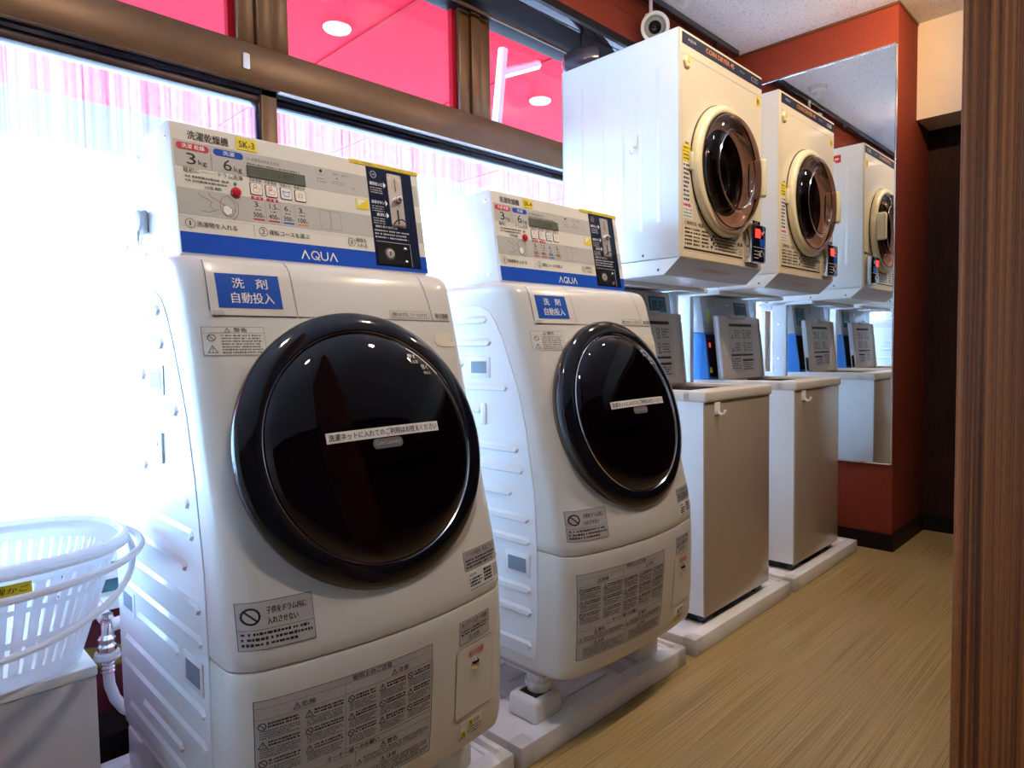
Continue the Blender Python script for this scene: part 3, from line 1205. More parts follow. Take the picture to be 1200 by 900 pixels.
    # feet
    for (cx, cy) in ((PAN0 + .145, PANY0 + .09), (PAN1 - .145, PANY0 + .09), (PAN0 + .145, PANY1 - .12 - .06), (PAN1 - .145, PANY1 - .12 - .06)):
        m = MB()
        cx += CX - .6825
        n = 40
        prof = []
        i = m.mi('white')
        lo = [m.bm.verts.new((cx + (.029 + .0016 * (k % 2)) * math.cos(2 * math.pi * k / n), cy + (.029 + .0016 * (k % 2)) * math.sin(2 * math.pi * k / n), PANZ + .057)) for k in range(n)]
        hi = [m.bm.verts.new((v.co.x, v.co.y, .180)) for v in lo]
        for k in range(n):
            m.bm.faces.new([lo[k], lo[(k + 1) % n], hi[(k + 1) % n], hi[k]]).material_index = i
        m.bm.faces.new(lo[::-1]).material_index = i
        m.bm.faces.new(hi).material_index = i
        m.lathe([(0.0, .0), (.036, 0), (.036, .012), (.030, .014)], 'white', C=(cx, cy, .129), ev=(0, 1, 0), n=(0, 0, 1), seg=32)
        m.build('foot', t, smooth=20)

    # --- door
    C = Vector((.668, 1.030, .832))
    T = .27
    n_ = Vector((0, -math.cos(T), math.sin(T)))
    e_ = Vector((0, math.sin(T), math.cos(T)))
    X_ = Vector((1, 0, 0))
    m = MB()
    m.lathe([(.225, -.045), (.245, -.040), (.2525, -.020), (.2540, -.008), (.2520, -.001), (.2470, .003), (.232, .0085), (.2165, .0105), (.2135, .010), (.2115, .006), (.2115, -.01)], 'blackgloss', C=C, ex=X_, ev=e_, n=n_, seg=96)
    door = m.build('door', t, smooth=60)
    dome = [(.211, .008), (.209, .0125), (.200, .0195), (.185, .026), (.160, .0325), (.13, .0375), (.09, .0415), (.045, .0435), (0, .044)]
    m = MB()
    m.lathe(dome, 'glass', C=C, ex=X_, ev=e_, n=n_, seg=96)
    m.build('door_glass', door, smooth=60)
    m = MB()
    m.lathe([(.214, .0095), (.2128, .0118), (.2112, .0105)], 'chrome', C=C, ex=X_, ev=e_, n=n_, seg=96)
    m.build('glass_rim', door, smooth=60)
    m = MB()
    prof = [(.2115, .006), (.204, .003), (.200, .002), (.192, -.001)]
    for r in (.170, .120, .070):
        prof += [(r + .006, -.001), (r, .0015), (r - .006, -.001)]
    prof += [(.02, .0), (0, .0)]
    m.lathe(prof, 'drumdark', C=C, ex=X_, ev=e_, n=n_, seg=96)
    m.build('drum_bowl', door, smooth=60)

    def DF(u, v, h):
        r = math.hypot(u, v)
        hh = .0441
        for (r1, h1), (r0, h0) in zip(dome, dome[1:]):
            if r0 <= r <= r1:
                hh = h0 + (h1 - h0) * (r - r0) / (r1 - r0)
                break
        return tuple(C + X_ * u + e_ * v + n_ * (hh + h + .0004))
    m = MB()
    a = -.065
    def RT(u, v, h):      # strip slightly turned
        c_, s_ = math.cos(a * -.1), math.sin(a * -.1)
        return DF(.002 + u * c_ - v * s_, .016 + u * s_ + v * c_, h)
    m.plate(-.118, .118, -.0095, .0085, RT, 'paper', .0004, nu=16)
    m.text('洗濯ネットに入れてのご利用はお控えください', -.114, -.0062, .228, .0118, RT, 'ink', .0010, bold=.02)
    m.build('notice_strip', door)
    m = MB()
    m.plate(-.031, .031, -.0135, .0045, DF, 'greyink', .0004, rad=.008)
    m.text('Coin Laundry', -.026, -.0090, .052, .0095, DF, 'silverlabel', .0009)
    m.build('name_badge', door)
    m = MB()
    R = .198
    m.line([(R * math.cos(q), R * math.sin(q)) for q in [math.radians(62 - 24 * k / 8) for k in range(9)]], .0018, DF, 'whiteprint', .0006)
    m.text('押す', .088, .153, .021, .010, DF, 'whiteprint', .0006, bold=.02)
    m.text('とじる', .091, .143, .019, .0065, DF, 'whiteprint', .0006, bold=.02)
    m.text('引く', .116, .131, .018, .010, DF, 'whiteprint', .0006, bold=.02)
    m.text('ひらく', .118, .120, .018, .0065, DF, 'whiteprint', .0006, bold=.02)
    m.build('push_pull_marking', door)

    # --- detergent drawer, top strip, lamp, hatch, labels
    m = MB()
    dl, dr_, db, dt = .424, .568, 1.066, 1.170
    m.plate(dl, dr_, db, 1.157, SF, 'shell', .0022, nu=6, nv=5)
    m.line([(dl + .004, db - .0004), (dr_, db - .0004), (dr_ + .0004, 1.165)], .0018, SF, 'greyink', .0006)
    m.line([(dl, 1.160), (dl - .001, db + .01), (dl + .004, db)], .0016, SF, 'greyink', .0006)
    drw = m.build('detergent_drawer', t)
    m = MB()
    m.plate(dl + .002, dl + .02, db + .0005, db + .008, SF, 'palegrey', .0032)
    m.build('drawer_pull', drw)
    m = MB()
    m.plate(.437, .545, 1.079, 1.138, SF, 'sheetblue', .0030, nu=4, nv=3)
    m.text('洗', .463, 1.113, .020, .018, SF, 'whiteprint', .0036, bold=.02)
    m.text('剤', .503, 1.113, .020, .018, SF, 'whiteprint', .0036, bold=.02)
    m.text('自動投入', .459, 1.087, .072, .019, SF, 'whiteprint', .0036, bold=.02)
    m.build('detergent_sign', drw)
    m = MB()
    P = [(dr_ + .004 + (.93 - dr_) * k / 12, 1.0655 - .0005 * k / 12) for k in range(13)]
    m.line(P, .0016, SF, 'greyink', .0006)
    m.line([(.868, 1.166), (.879, 1.10), (.882, 1.0655)], .0016, SF, 'greyink', .0006)
    m.line([(dr_ + .002, 1.166), (dr_ + .003, 1.0655)], .0010, SF, 'greyink', .0006)
    m.build('panel_seam', t)
    m = MB()
    m.plate(.770, .872, 1.0700, 1.0830, SF, 'panelcream', .0006, nu=4)
    m.frame(.770, .872, 1.0700, 1.0830, .0006, SF, 'greyink', .0009, n=4)
    m.text('衣類の入れすぎは、エラーで止まります', .774, 1.0725, .094, .0080, SF, 'ink', .0010, bold=.02)
    m.build('overload_notice', t)
    m = MB()
    m.plate(.889, .930, 1.0690, 1.0835, SF, 'panelcream', .0006, nu=2)
    m.text('毎日清掃', .891, 1.0705, .037, .0115, SF, 'ink', .0010, bold=.03)
    m.build('daily_cleaning_sticker', t)
    m = MB()
    m.plate(.876, .940, 1.010, 1.040, SF, 'lamp_oval', .0010, rad=.0145)
    m.build('indicator_lamp', t)
    m = MB()
    m.plate(.408, .505, .999, 1.046, SF, 'panelcream', .0005, nu=4, nv=2)
    m.frame(.408, .505, .999, 1.046, .0006, SF, 'greyink', .0008, n=3)
    m.line([(.408, 1.036), (.505, 1.036)], .0005, SF, 'greyink', .0008)
    m.warn(.445, 1.041, .008, SF)
    m.text('警告', .455, 1.0375, .022, .0072, SF, 'ink', .0009, bold=.02)
    m.nosign(.420, 1.028, .012, SF, 'greyink')
    m.warn(.420, 1.009, .013, SF, 'greyink')
    m.greek(.434, .500, 1.001, 1.034, 7, SF, 'greyink', seed=4)
    m.build('warning_label', t)
    m = MB()
    a, b, c, d = .402, .512, .540, .612
    m.plate(a, b, c, d, SF, 'silverlabel', .0005, nu=5, nv=3)
    m.frame(a, b, c, d, .0007, SF, 'ink', .0009, n=4)
    m.line([(a, c + .030), (b, c + .030)], .0006, SF, 'ink')
    m.nosign(a + .018, d - .021, .026, SF)
    m.text('子供をドラム内に', a + .040, d - .020, .060, .011, SF, 'ink', .0009, bold=.03)
    m.text('入れさせない', a + .040, d - .036, .046, .011, SF, 'ink', .0009, bold=.03)
    m.greek(a + .004, b - .004, c + .004, c + .028, 3, SF, 'ink', seed=9)
    m.build('child_safety_label', t)
    # big warning sheet
    m = MB()
    a, b, c, d = .415, .735, .250, .460
    m.plate(a, b, c, d, SF, 'silverlabel', .0005, nu=10, nv=4)
    m.frame(a, b, c, d, .0010, SF, 'ink', .0009, n=8)
    for z in (d - .012, d - .030):
        m.line([(a + (b - a) * k / 8, z) for k in range(9)], .0005, SF, 'ink')
    m.text('使用上のご注意', a + .155, d - .0105, .075, .0090, SF, 'ink', .0009, bold=.03)
    m.warn(a + .062, d - .022, .011, SF)
    m.text('危険', a + .070, d - .0265, .022, .0095, SF, 'ink', .0009, bold=.03)
    m.warn(a + .235, d - .022, .011, SF)
    m.text('注意', a + .243, d - .0265, .022, .0095, SF, 'ink', .0009, bold=.03)
    m.line([(a + .142, d - .012), (a + .142, c + .075)], .0005, SF, 'ink')
    rnd = random.Random(3)
    for col in range(5):
        x0 = a + .004 + (col * .0625 if col < 2 else .145 - .125 + col * .0585 - .0)
        x0 = (a + .004, a + .075, a + .146, a + .205, a + .263)[col]
        wc = .066 if col < 2 else .056
        z = d - .034
        for rr in range(3):
            hh = .030
            if (rr + col) % 2:
                m.warn(x0 + .006, z - .007, .012, SF)
            else:
                m.nosign(x0 + .006, z - .007, .012, SF)
            m.greek(x0 + .014, x0 + wc - .002, z - .011, z - .001, 2, SF, 'ink', seed=rr * 7 + col, fill=.7)
            m.greek(x0 + .002, x0 + wc - .002, z - hh + .002, z - .013, 4, SF, 'greyink', seed=rr * 5 + col + 40, fill=.7)
            z -= hh
    z = c + .083
    m.line([(a + .142 + (b - a - .142) * k / 6, z) for k in range(7)], .0007, SF, 'ink')
    m.line([(a + (b - a) * k / 8, z - .012) for k in range(9)], .0006, SF, 'ink')
    m.text('オーナー様へのお願い', a + .110, z - .0105, .095, .0092, SF, 'ink', .0009, bold=.03)
    m.line([(a + .160, z - .012), (a + .160, c)], .0007, SF, 'ink')
    for (x0, x1) in ((a + .004, a + .156), (a + .164, b - .004)):
        m.warn(x0 + .05, z - .020, .011, SF)
        m.text('警告', x0 + .058, z - .0245, .022, .0095, SF, 'ink', .0009, bold=.03)
        m.greek(x0 + .012, x1, z - .040, z - .027, 3, SF, 'greyink', seed=11, fill=.7)
        m.warn(x0 + .004, z - .034, .010, SF)
        m.line([(x0, z - .042), (x1, z - .042)], .0004, SF, 'ink')
        m.warn(x0 + .05, z - .049, .010, SF)
        m.text('注意', x0 + .058, z - .0530, .020, .0085, SF, 'ink', .0009, bold=.03)
        m.greek(x0 + .012, x1, c + .004, z - .055, 5, SF, 'greyink', seed=12, fill=.7)
    m.build('safety_instruction_sheet', t)
    # right small labels
    m = MB()
    a, b, c, d = .834, .944, .566, .602
    m.plate(a, b, c, d, SF, 'silverlabel', .0005, nu=5, nv=2)
    m.frame(a, b, c, d, .0007, SF, 'ink', .0009, n=4)
    m.line([(a, d - .013), (b, d - .013)], .0005, SF, 'ink')
    m.text('「ドラム内洗浄」表示について', a + .006, d - .011, .098, .0085, SF, 'ink', .0009, bold=.03)
    m.greek(a + .004, b - .004, c + .002, d - .015, 3, SF, 'ink', seed=21, fill=.7)
    m.build('drum_cleaning_label', t)
    m = MB()
    a, b, c, d = .840, .944, .522, .562
    m.plate(a, b, c, d, SF, 'paper', .0004, nu=5, nv=2)
    m.text('AQUA', a + .004, d - .010, .022, .006, SF, 'ink', .0009, bold=.03)
    m.greek(a + .004, a + .045, d - .030, d - .012, 3, SF, 'ink', seed=22, fill=.8)
    m.greek(a + .050, a + .078, d - .030, d - .004, 4, SF, 'ink', seed=23, fill=.85, ragged=.0)
    m.greek(a + .084, b - .003, d - .030, d - .004, 5, SF, 'greyink', seed=24, fill=.7)
    m.greek(a + .004, b - .020, c + .003, d - .033, 1, SF, 'greyink', seed=25, fill=.6)
    m.build('rating_label', t)
    m = MB()
    a, b, c, d = .808, .898, .428, .474
    m.plate(a, b, c, d, SF, 'silverlabel', .0005, nu=5, nv=2)
    m.frame(a, b, c, d, .0007, SF, 'ink', .0009, n=4)
    m.line([(a, d - .016), (b, d - .016)], .0005, SF, 'ink')
    m.text('糸くずフィルターの掃除', a + .006, d - .013, .078, .009, SF, 'ink', .0009, bold=.03)
    m.greek(a + .004, b - .004, c + .016, d - .018, 2, SF, 'ink', seed=31, fill=.7)
    m.warn(a + .030, c + .009, .010, SF)
    m.text('注意', a + .038, c + .004, .020, .009, SF, 'ink', .0009, bold=.03)
    m.build('filter_label', t)
    m = MB()
    m.plate(.799, .908, .277, .420, SF, 'shell', .0016, rad=.008)
    P = []
    for (cx, cz, s) in ((.899, .411, 0), (.808, .411, 1), (.808, .286, 2), (.899, .286, 3)):
        for k in range(5):
            q = math.pi / 2 * (s + k / 4)
            P.append((cx + .0095 * math.cos(q), cz + .0095 * math.sin(q)))
    m.line(P, .0018, SF, 'greyink', .0006, closed=True)
    m.text('毎日清掃', .832, .395, .046, .014, SF, 'red', .0022, bold=.03)
    hat = m.build('filter_hatch', t)
    m = MB()
    kc = Vector(SF(.853, .377, 0))
    m.lathe([(.011, -.002), (.0115, .003), (.009, .006), (.006, .008), (0, .009)], 'chrome', C=kc, seg=24)
    m.build('hatch_lock', hat)
    m = MB()
    a, b, c, d = .816, .884, .226, .262
    m.plate(a, b, c, d, SF, 'paper', .0004, nu=4, nv=2)
    m.frame(a, b, c, d, .0006, SF, 'greyink', .0008, n=3)
    m.plate(a + .024, a + .036, d - .015, d - .003, SF, 'yellow', .0007)
    m.warn(a + .030, d - .009, .012, SF, h=.0011)
    m.text('注意', a + .039, d - .012, .016, .008, SF, 'ink', .0009, bold=.03)
    m.plate(a + .003, a + .017, c + .003, c + .017, SF, 'yellow', .0007)
    m.warn(a + .010, c + .010, .013, SF, h=.0011)
    m.greek(a + .022, b - .003, c + .003, d - .016, 3, SF, 'greyink', seed=41)
    m.build('caution_sticker', t)

    # --- coin control box
    B0 = Vector((.418, 1.245, 1.179))
    ux = Vector((1, 0, 0))
    uv = Vector((0, .038, .239)).normalized()
    un = Vector((0, -uv.z, uv.y))
    W, H = .548, .2440

    def BF(u, v, h):
        return tuple(B0 + ux * u + uv * v + un * h)
    m = MB()
    m.prism([(1.247, 1.172), (1.285, 1.4225), (1.488, 1.4225), (1.488, 1.172)], 'x', .418, .418 + W, 'side', bev=.004, seg=2)
    cb = m.build('control_box', t)
    for (y, z) in ((1.29, 1.20), (1.34, 1.197), (1.44, 1.20), (1.46, 1.39), (1.30, 1.395)):
        for x, s in ((.418, -1), (.418 + W, 1)):
            m = MB()
            m.lathe([(.005, 0), (.0045, .0012), (0, .002)], 'chrome', C=(x, y, z), ex=(0, 1, 0), ev=(0, 0, 1), n=(s, 0, 0), seg=12)
            m.build('screw', cb)
    m = MB()
    m.plate(.001, W - .001, .002, H - .001, BF, 'panelcream', .0012)
    m.plate(.003, W - .003, .003, .0415, BF, 'blue', .0016)
    m.plate(.006, W - .006, .163, .212, BF, 'palegrey', .0016)
    m.plate(.004, W - .004, .074, .123, BF, 'palegrey', .0016)
    m.line([(.003, .069), (.405, .069)], .0005, BF, 'palegrey', .0018)
    for x in (.138, .343):
        m.line([(x, .045), (x, .069)], .0007, BF, 'greyink', .0020)
    # title
    m.text('洗濯乾燥機', .031, .2155, .074, .0165, BF, 'ink', .0020, bold=.03)
    # capacity badges
    m.plate(.010, .067, .1945, .2075, BF, 'red', .0021, rad=.0062)
    m.text('洗濯 乾燥', .019, .1967, .040, .0088, BF, 'whiteprint', .0030, bold=.02)
    m.plate(.075, .131, .1945, .2075, BF, 'blue', .0021, rad=.0062)
    m.text('洗濯', .092, .1967, .022, .0088, BF, 'whiteprint', .0030, bold=.02)
    m.text('3', .026, .168, .016, .0215, BF, 'ink', .0021)
    m.text('kg', .046, .1665, .015, .0125, BF, 'ink', .0021)
    m.text('6', .091, .168, .016, .0215, BF, 'ink', .0021)
    m.text('kg', .111, .1665, .015, .0125, BF, 'ink', .0021)
    m.line([(.070, .165), (.070, .205)], .0006, BF, 'greyink', .0021)
    m.text('最初に', .018, .1525, .028, .0095, BF, 'ink', .0021, bold=.01)
    for k in range(9):
        m.plate(.049 + k * .0031, .0505 + k * .0031, .1565, .1575, BF, 'ink', .0021, edge=False)
    m.text('ドラム洗浄', .080, .1525, .046, .0095, BF, 'ink', .0021, bold=.01)
    m.greek(.020, .100, .134, .149, 2, BF, 'greyink', .0021, seed=51, fill=.55)
    m.text('2分間 無料', .052, .1250, .032, .0075, BF, 'ink', .0021, bold=.01)
    # hand-and-drum line drawing
    g = .0009
    m.line([(.040, .118), (.044, .111), (.056, .107), (.063, .102)], g, BF, 'greyink', .0021)
    m.line([(.058, .120), (.062, .112), (.074, .107), (.086, .100)], g, BF, 'greyink', .0021)
    m.line([(.044, .083), (.056, .082), (.068, .087)], g, BF, 'greyink', .0021)
    m.line([(.092 + .014 * math.cos(q), .098 + .020 * math.sin(q)) for q in [math.radians(k * 15) for k in range(25)]], g, BF, 'greyink', .0021)
    m.line([(.092 + .020 * math.cos(q), .098 + .026 * math.sin(q)) for q in [math.radians(-70 + k * 14) for k in range(11)]], g, BF, 'greyink', .0021)
    m.line([(.063, .102), (.060, .095), (.064, .089), (.068, .087), (.075, .090)], g, BF, 'greyink', .0021)
    m.face([(.084, .098, .0022), (.082, .088, .0022), (.089, .080, .0022), (.099, .085, .0022), (.100, .094, .0022), (.091, .101, .0022)], 'whiteprint', BF)
    m.line([(.084, .098), (.082, .088), (.089, .080), (.099, .085), (.100, .094), (.091, .101)], g, BF, 'greyink', .0024, closed=True)
    # steps
    for (u, n_s, body, w_) in ((.0215, '1', '洗濯物を入れる', .072), (.156, '2', '運転コースを選ぶ', .085), (.350, '3', None, 0)):
        m.disc(u, .0575, .0085, BF, 'ink', .0021, n=24, ring=.0009)
        m.text(n_s, u - .0028 + (.0014 if n_s == '1' else 0), .0530, .0024 if n_s == '1' else .0056, .0090, BF, 'ink', .0021)
        if body:
            m.text(body, u + .0115, .0525, w_, .0100, BF, 'ink', .0021, bold=.02)
    m.text('硬貨を', .3615, .0590, .026, .0090, BF, 'ink', .0021, bold=.02)
    m.text('入れる', .3615, .0478, .026, .0090, BF, 'ink', .0021, bold=.02)
    # captions above screen
    m.text('1/1 が表示されたときは', .137, .1960, .066, .0075, BF, 'greyink', .0021, bold=.01)
    m.greek(.137, .250, .1870, .1935, 1, BF, 'greyink', .0021, seed=61, fill=.6)
    # courses
    for k, (cap, kg, yen, cu, badge) in enumerate((('洗濯 乾燥', '3', '500', 'red', '標 準'), ('洗濯 乾燥', '1.5', '400', 'red', '少 量'), ('洗濯のみ', '6', '300', 'blue', None), ('乾燥のみ', '3', '100', 'orange', None))):
        u = .138 + k * .0305
        m.text(cap, u, .1555, .024, .0055, BF, 'ink', .0021, bold=.02)
        if badge:
            m.plate(u + .001, u + .024, .1200, .1258, BF, 'red', .0021)
            m.text(badge, u + .005, .1210, .015, .0040, BF, 'whiteprint', .0026)
        wk = .014 if kg == '1.5' else .0075
        m.text(kg, u + .005, .1050, wk, .0105, BF, 'ink', .0021)
        m.text('kg', u + .006 + wk, .1045, .0050, .0045, BF, 'greyink', .0021)
        m.greek(u + .006, u + .019, .0975, .1020, 1, BF, 'greyink', .0021, seed=70 + k)
        m.text(yen, u + .002, .0852, .0165, .0090, BF, 'ink', .0021, bold=.01)
        m.text('円', u + .0195, .0852, .0040, .0040, BF, 'ink', .0021)
        m.plate(u + .001, u + .0235, .0795, .0820, BF, cu, .0021)
        if k:
            m.line([(u - .003, .078), (u - .003, .122)], .0004, BF, 'greyink', .0021)
    # middle indicators
    m.disc(.294, .204, .0035, BF, 'ink', .0021)
    m.text('ドアロック', .285, .1935, .020, .0045, BF, 'greyink', .0021)
    m.greek(.284, .304, .178, .190, 2, BF, 'greyink', .0021, seed=81, fill=.4)
    m.text('乾燥中', .322, .2000, .014, .0048, BF, 'greyink', .0021)
    m.disc(.331, .1935, .0020, BF, 'red', .0021)
    m.text('電源ボタン', .342, .2000, .022, .0048, BF, 'greyink', .0021)
    m.greek(.318, .350, .180, .188, 2, BF, 'greyink', .0021, seed=82, fill=.4)
    m.disc(.369, .178, .0085, BF, 'palegrey', .0021, n=24)
    m.text('入', .3655, .1745, .007, .007, BF, 'ink', .0026)
    for u in (.281, .306):
        m.frame(u, u + .023, .079, .119, .0005, BF, 'greyink', .0021)
    # AQUA wordmark drawn with strokes
    x = .231
    s, hh, b0 = .0185, .0165, .0115
    L = .0028
    m.line([(x, b0), (x + s * .42, b0 + hh), (x + s * .84, b0)], L, BF, 'whiteprint', .0024)
    x += .0215
    m.line([(x + s * .45 + s * .45 * math.cos(q), b0 + hh / 2 + hh / 2 * math.sin(q)) for q in [math.radians(k * 20) for k in range(18)]], L, BF, 'whiteprint', .0024, closed=True)
    m.line([(x + s * .52, b0 + hh * .36), (x + s * .92, b0 - .001)], L, BF, 'whiteprint', .0024)
    x += .0215
    m.line([(x, b0 + hh), (x, b0 + hh * .4)] + [(x + s * .40 - s * .40 * math.cos(q), b0 + hh * .4 - hh * .4 * math.sin(q)) for q in [math.radians(k * 20) for k in range(1, 9)]] + [(x + s * .8, b0 + hh * .4), (x + s * .8, b0 + hh)], L, BF, 'whiteprint', .0024)
    x += .0200
    m.line([(x, b0), (x + s * .42, b0 + hh), (x + s * .84, b0)], L, BF, 'whiteprint', .0024)
    # black coin field on the right
    m.plate(.407, .5285, .012, .236, BF, 'navygloss', .0022)
    m.disc(.424, .220, .0075, BF, 'silverlabel', .0026, n=20, ring=.0014)
    m.text('100', .4195, .2178, .009, .0045, BF, 'silverlabel', .0026)
    for (v, body, w_) in ((.198, '硬貨投入口', .034), (.156, '返却ボタン', .034), (.128, '返却口', .024)):
        m.text(body, .446 - w_, v - .003, w_, .0078, BF, 'whiteprint', .0026, bold=.02)
        m.face([(.4485, v - .006, .0026), (.4545, v + .001, .0026), (.4485, v + .008, .0026)], 'whiteprint', BF)
        m.greek(.412, .444, v - .022, v - .006, 3, BF, 'silverlabel', .0026, seed=int(v * 1000), fill=.5)
    m.text('精算を取り消すには', .415, .0985, .058, .0055, BF, 'whiteprint', .0026)
    m.greek(.412, .505, .073, .096, 3, BF, 'silverlabel', .0026, seed=91, fill=.5)
    m.plate(W - .0155, W - .001, .003, .0415, BF, 'blue', .0019)
    cp = m.build('control_panel', cb)
    m = MB()
    m.plate(.120, .160, .2150, .2390, BF, 'yellow', .0022)
    stickertext = len(cb.children)
    m.text('SK-3', .125, .2200, .030, .0130, BF, 'ink', .0027, bold=.015)
    sk = m.build('number_sticker', cb)
    m = MB()
    m.plate(.367, .549, .2375, .2465, BF, 'yellow', .0030)
    m.text('✓ コースを選択してからコインを入れてください', .371, .2390, .172, .0058, BF, 'ink', .0036, bold=.01)
    m.build('yellow_notice_strip', cb)
    m = MB()
    m.plate(.372, .4035, .135, .158, BF, 'yellow', .0024)
    m.face([(.374, .156, .0028), (.398, .156, .0028), (.376, .141, .0028)], 'whiteprint', BF)
    m.build('small_yellow_sticker', cb)
    m = MB()
    m.plate(.1355, .2555, .1640, .1860, BF, 'lcd', .0026)
    m.text('コースを選択', .158, .1675, .074, .0130, BF, 'lcdink', .0030)
    m.frame(.1355, .2555, .1640, .1860, .0010, BF, 'ink', .0030)
    m.build('display_screen', cb)
    for k in range(4):
        u = .138 + k * .0305
        m = MB()
        m.plate(u, u + .0245, .1290, .1535, BF, 'ink', .0022, rad=.0035)
        m.plate(u + .0012, u + .0233, .1302, .1523, BF, 'whiteprint', .0032, rad=.003)
        cx_, cv_ = u + .0122, .1412
        if k < 2:
            m.line([(cx_ - .007, cv_ - .006), (cx_ - .004, cv_ - .007), (cx_ + .005, cv_ - .007), (cx_ + .007, cv_ + .001), (cx_ - .005, cv_ + .001)], .0009, BF, 'orange', .0036, closed=True)
            m.disc(cx_ - .002, cv_ + .005, .003, BF, 'red', .0036, ring=.0009)
        elif k == 2:
            m.line([(cx_ - .007, cv_ + .005), (cx_ - .003, cv_ + .003), (cx_ + .003, cv_ + .003), (cx_ + .007, cv_ + .005), (cx_ + .005, cv_ - .006), (cx_ - .005, cv_ - .006)], .0010, BF, 'blue', .0036, closed=True)
        else:
            m.disc(cx_, cv_, .0035, BF, 'orange', .0036, ring=.001)
            for q in range(8):
                an = q * math.pi / 4
                m.line([(cx_ + .005 * math.cos(an), cv_ + .005 * math.sin(an)), (cx_ + .008 * math.cos(an), cv_ + .008 * math.sin(an))], .0009, BF, 'orange', .0036)
        m.build('course_button', cb)
    m = MB()
    m.lathe([(.0098, .001), (.0095, .0035), (.0082, .0042), (.0075, .004), (.006, .0065), (0, .0078)], 'redbtn', C=BF(.110, .128, .0012), ex=ux, ev=uv, n=un, seg=28)
    m.lathe([(.003, .001), (.0028, .002), (0, .0025)], 'tealrail', C=BF(.110, .1445, .0012), ex=ux, ev=uv, n=un, seg=14)
    m.build('start_button', cb)
    m = MB()
    m.plate(.4595, .4975, .1050, .2280, BF, 'brushed', .0040, rad=.003)
    m.line([(.479, .188), (.479, .218)], .0022, BF, 'ink', .0046)
    m.disc(.479, .203, .0085, BF, 'greyink', .0046, n=24, ring=.0005)
    m.plate(.4765, .4810, .112, .145, BF, 'ink', .0046)
    for (u, v) in ((.463, .224), (.494, .224), (.463, .109), (.494, .109)):
        m.lathe([(.002, .0), (0, .001)], 'greyink', C=BF(u, v, .0042), ex=ux, ev=uv, n=un, seg=10)
    pl = m.build('coin_plate', cb)
    m = MB()
    m.lathe([(.0085, 0), (.0085, .006), (.006, .007), (.0055, .014), (0, .015)], 'chrome', C=BF(.480, .167, .004), ex=ux, ev=uv, n=un, seg=24)
    m.build('return_knob', pl)
    m = MB()
    m.tube([BF(.463, .110, .006), BF(.468, .117, .013), BF(.479, .119, .016), BF(.493, .116, .012), BF(.497, .112, .006)], .0016, 'ink', seg=6)
    m.build('return_cup', pl)
    m = MB()
    m.plate(.4115, .5020, .0150, .0665, BF, 'black', .0036, rad=.002)
    m.line([(.4115, .0665), (.502, .0665), (.5025, .0150)], .0011, BF, 'silverlabel', .0042)
    m.disc(.444, .040, .0130, BF, 'silverlabel', .0042, n=24, ring=.0005)
    ld = m.build('cash_box_door', cb)
    m = MB()
    m.lathe([(.0105, .0), (.010, .003), (.006, .0035), (.0055, .002), (0, .002)], 'brushed', C=BF(.444, .040, .0036), ex=ux, ev=uv, n=un, seg=28)
    m.plate(.443, .445, .0355, .0445, BF, 'ink', .0068)
    m.build('lock_cylinder', ld)
    for v in (.053, .023):
        m = MB()
        m.lathe([(.0052, .0), (.0045, .003), (0, .0048)], 'chrome', C=BF(.486, v, .0036), ex=ux, ev=uv, n=un, seg=20)
        m.build('bolt', ld)
    return t


washer = make_washer('nearest large drum washer with round black door, yellow SK-3 sticker on its control box')
w2 = dup(washer, (CX + .785, 1.30, PANZ + .056), 'second drum washer standing between the nearest one and the top-loading washers')
# number sticker of the second machine reads differently
for ch in S.objects:
    if ch.parent and ch.parent.parent == w2 and ch.name.startswith('number_sticker'):
        B0 = Vector((.418, 1.245, 1.179)); uv = Vector((0, .038, .239)).normalized(); un = Vector((0, -uv.z, uv.y))
        BF2 = lambda u, v, h: tuple(B0 + Vector((1, 0, 0)) * u + uv * v + un * h)
        m = MB()
        m.plate(.120, .160, .2150, .2390, BF2, 'yellow', .0022)
        m.text('SK-4', .125, .2200, .030, .0130, BF2, 'ink', .0027, bold=.015)
        o2 = m.build('number_sticker_b', ch.parent, origin=(CX, 1.30, PANZ + .056))
        ch.data = o2.data
        bpy.data.objects.remove(o2)
        break
# adhesive hook on the first control box
m = MB()
hx = .418
m.box(hx - .012, hx - .0003, 1.408, 1.452, 1.235, 1.282, 'white', bev=.006, seg=3)
m.lathe([(.020, 0), (.021, .006), (.012, .010), (0, .011)], 'white', C=(hx - .010, 1.428, 1.262), ex=(0, 1, 0), ev=(0, 0, 1), n=(-1, 0, 0), seg=28)
hk = m.build('adhesive_hook', washer)
m = MB()
for s in (-1, 1):
    m.tube([(hx - .014, 1.428 + s * .004, 1.252), (hx - .015, 1.428 + s * .005, 1.225), (hx - .019, 1.428 + s * .015, 1.209), (hx - .022, 1.428 + s * .030, 1.205), (hx - .022, 1.428 + s * .042, 1.212), (hx - .022, 1.428 + s * .047, 1.222)], .0018, 'chrome', seg=6)
m.build('wire_prongs', hk)


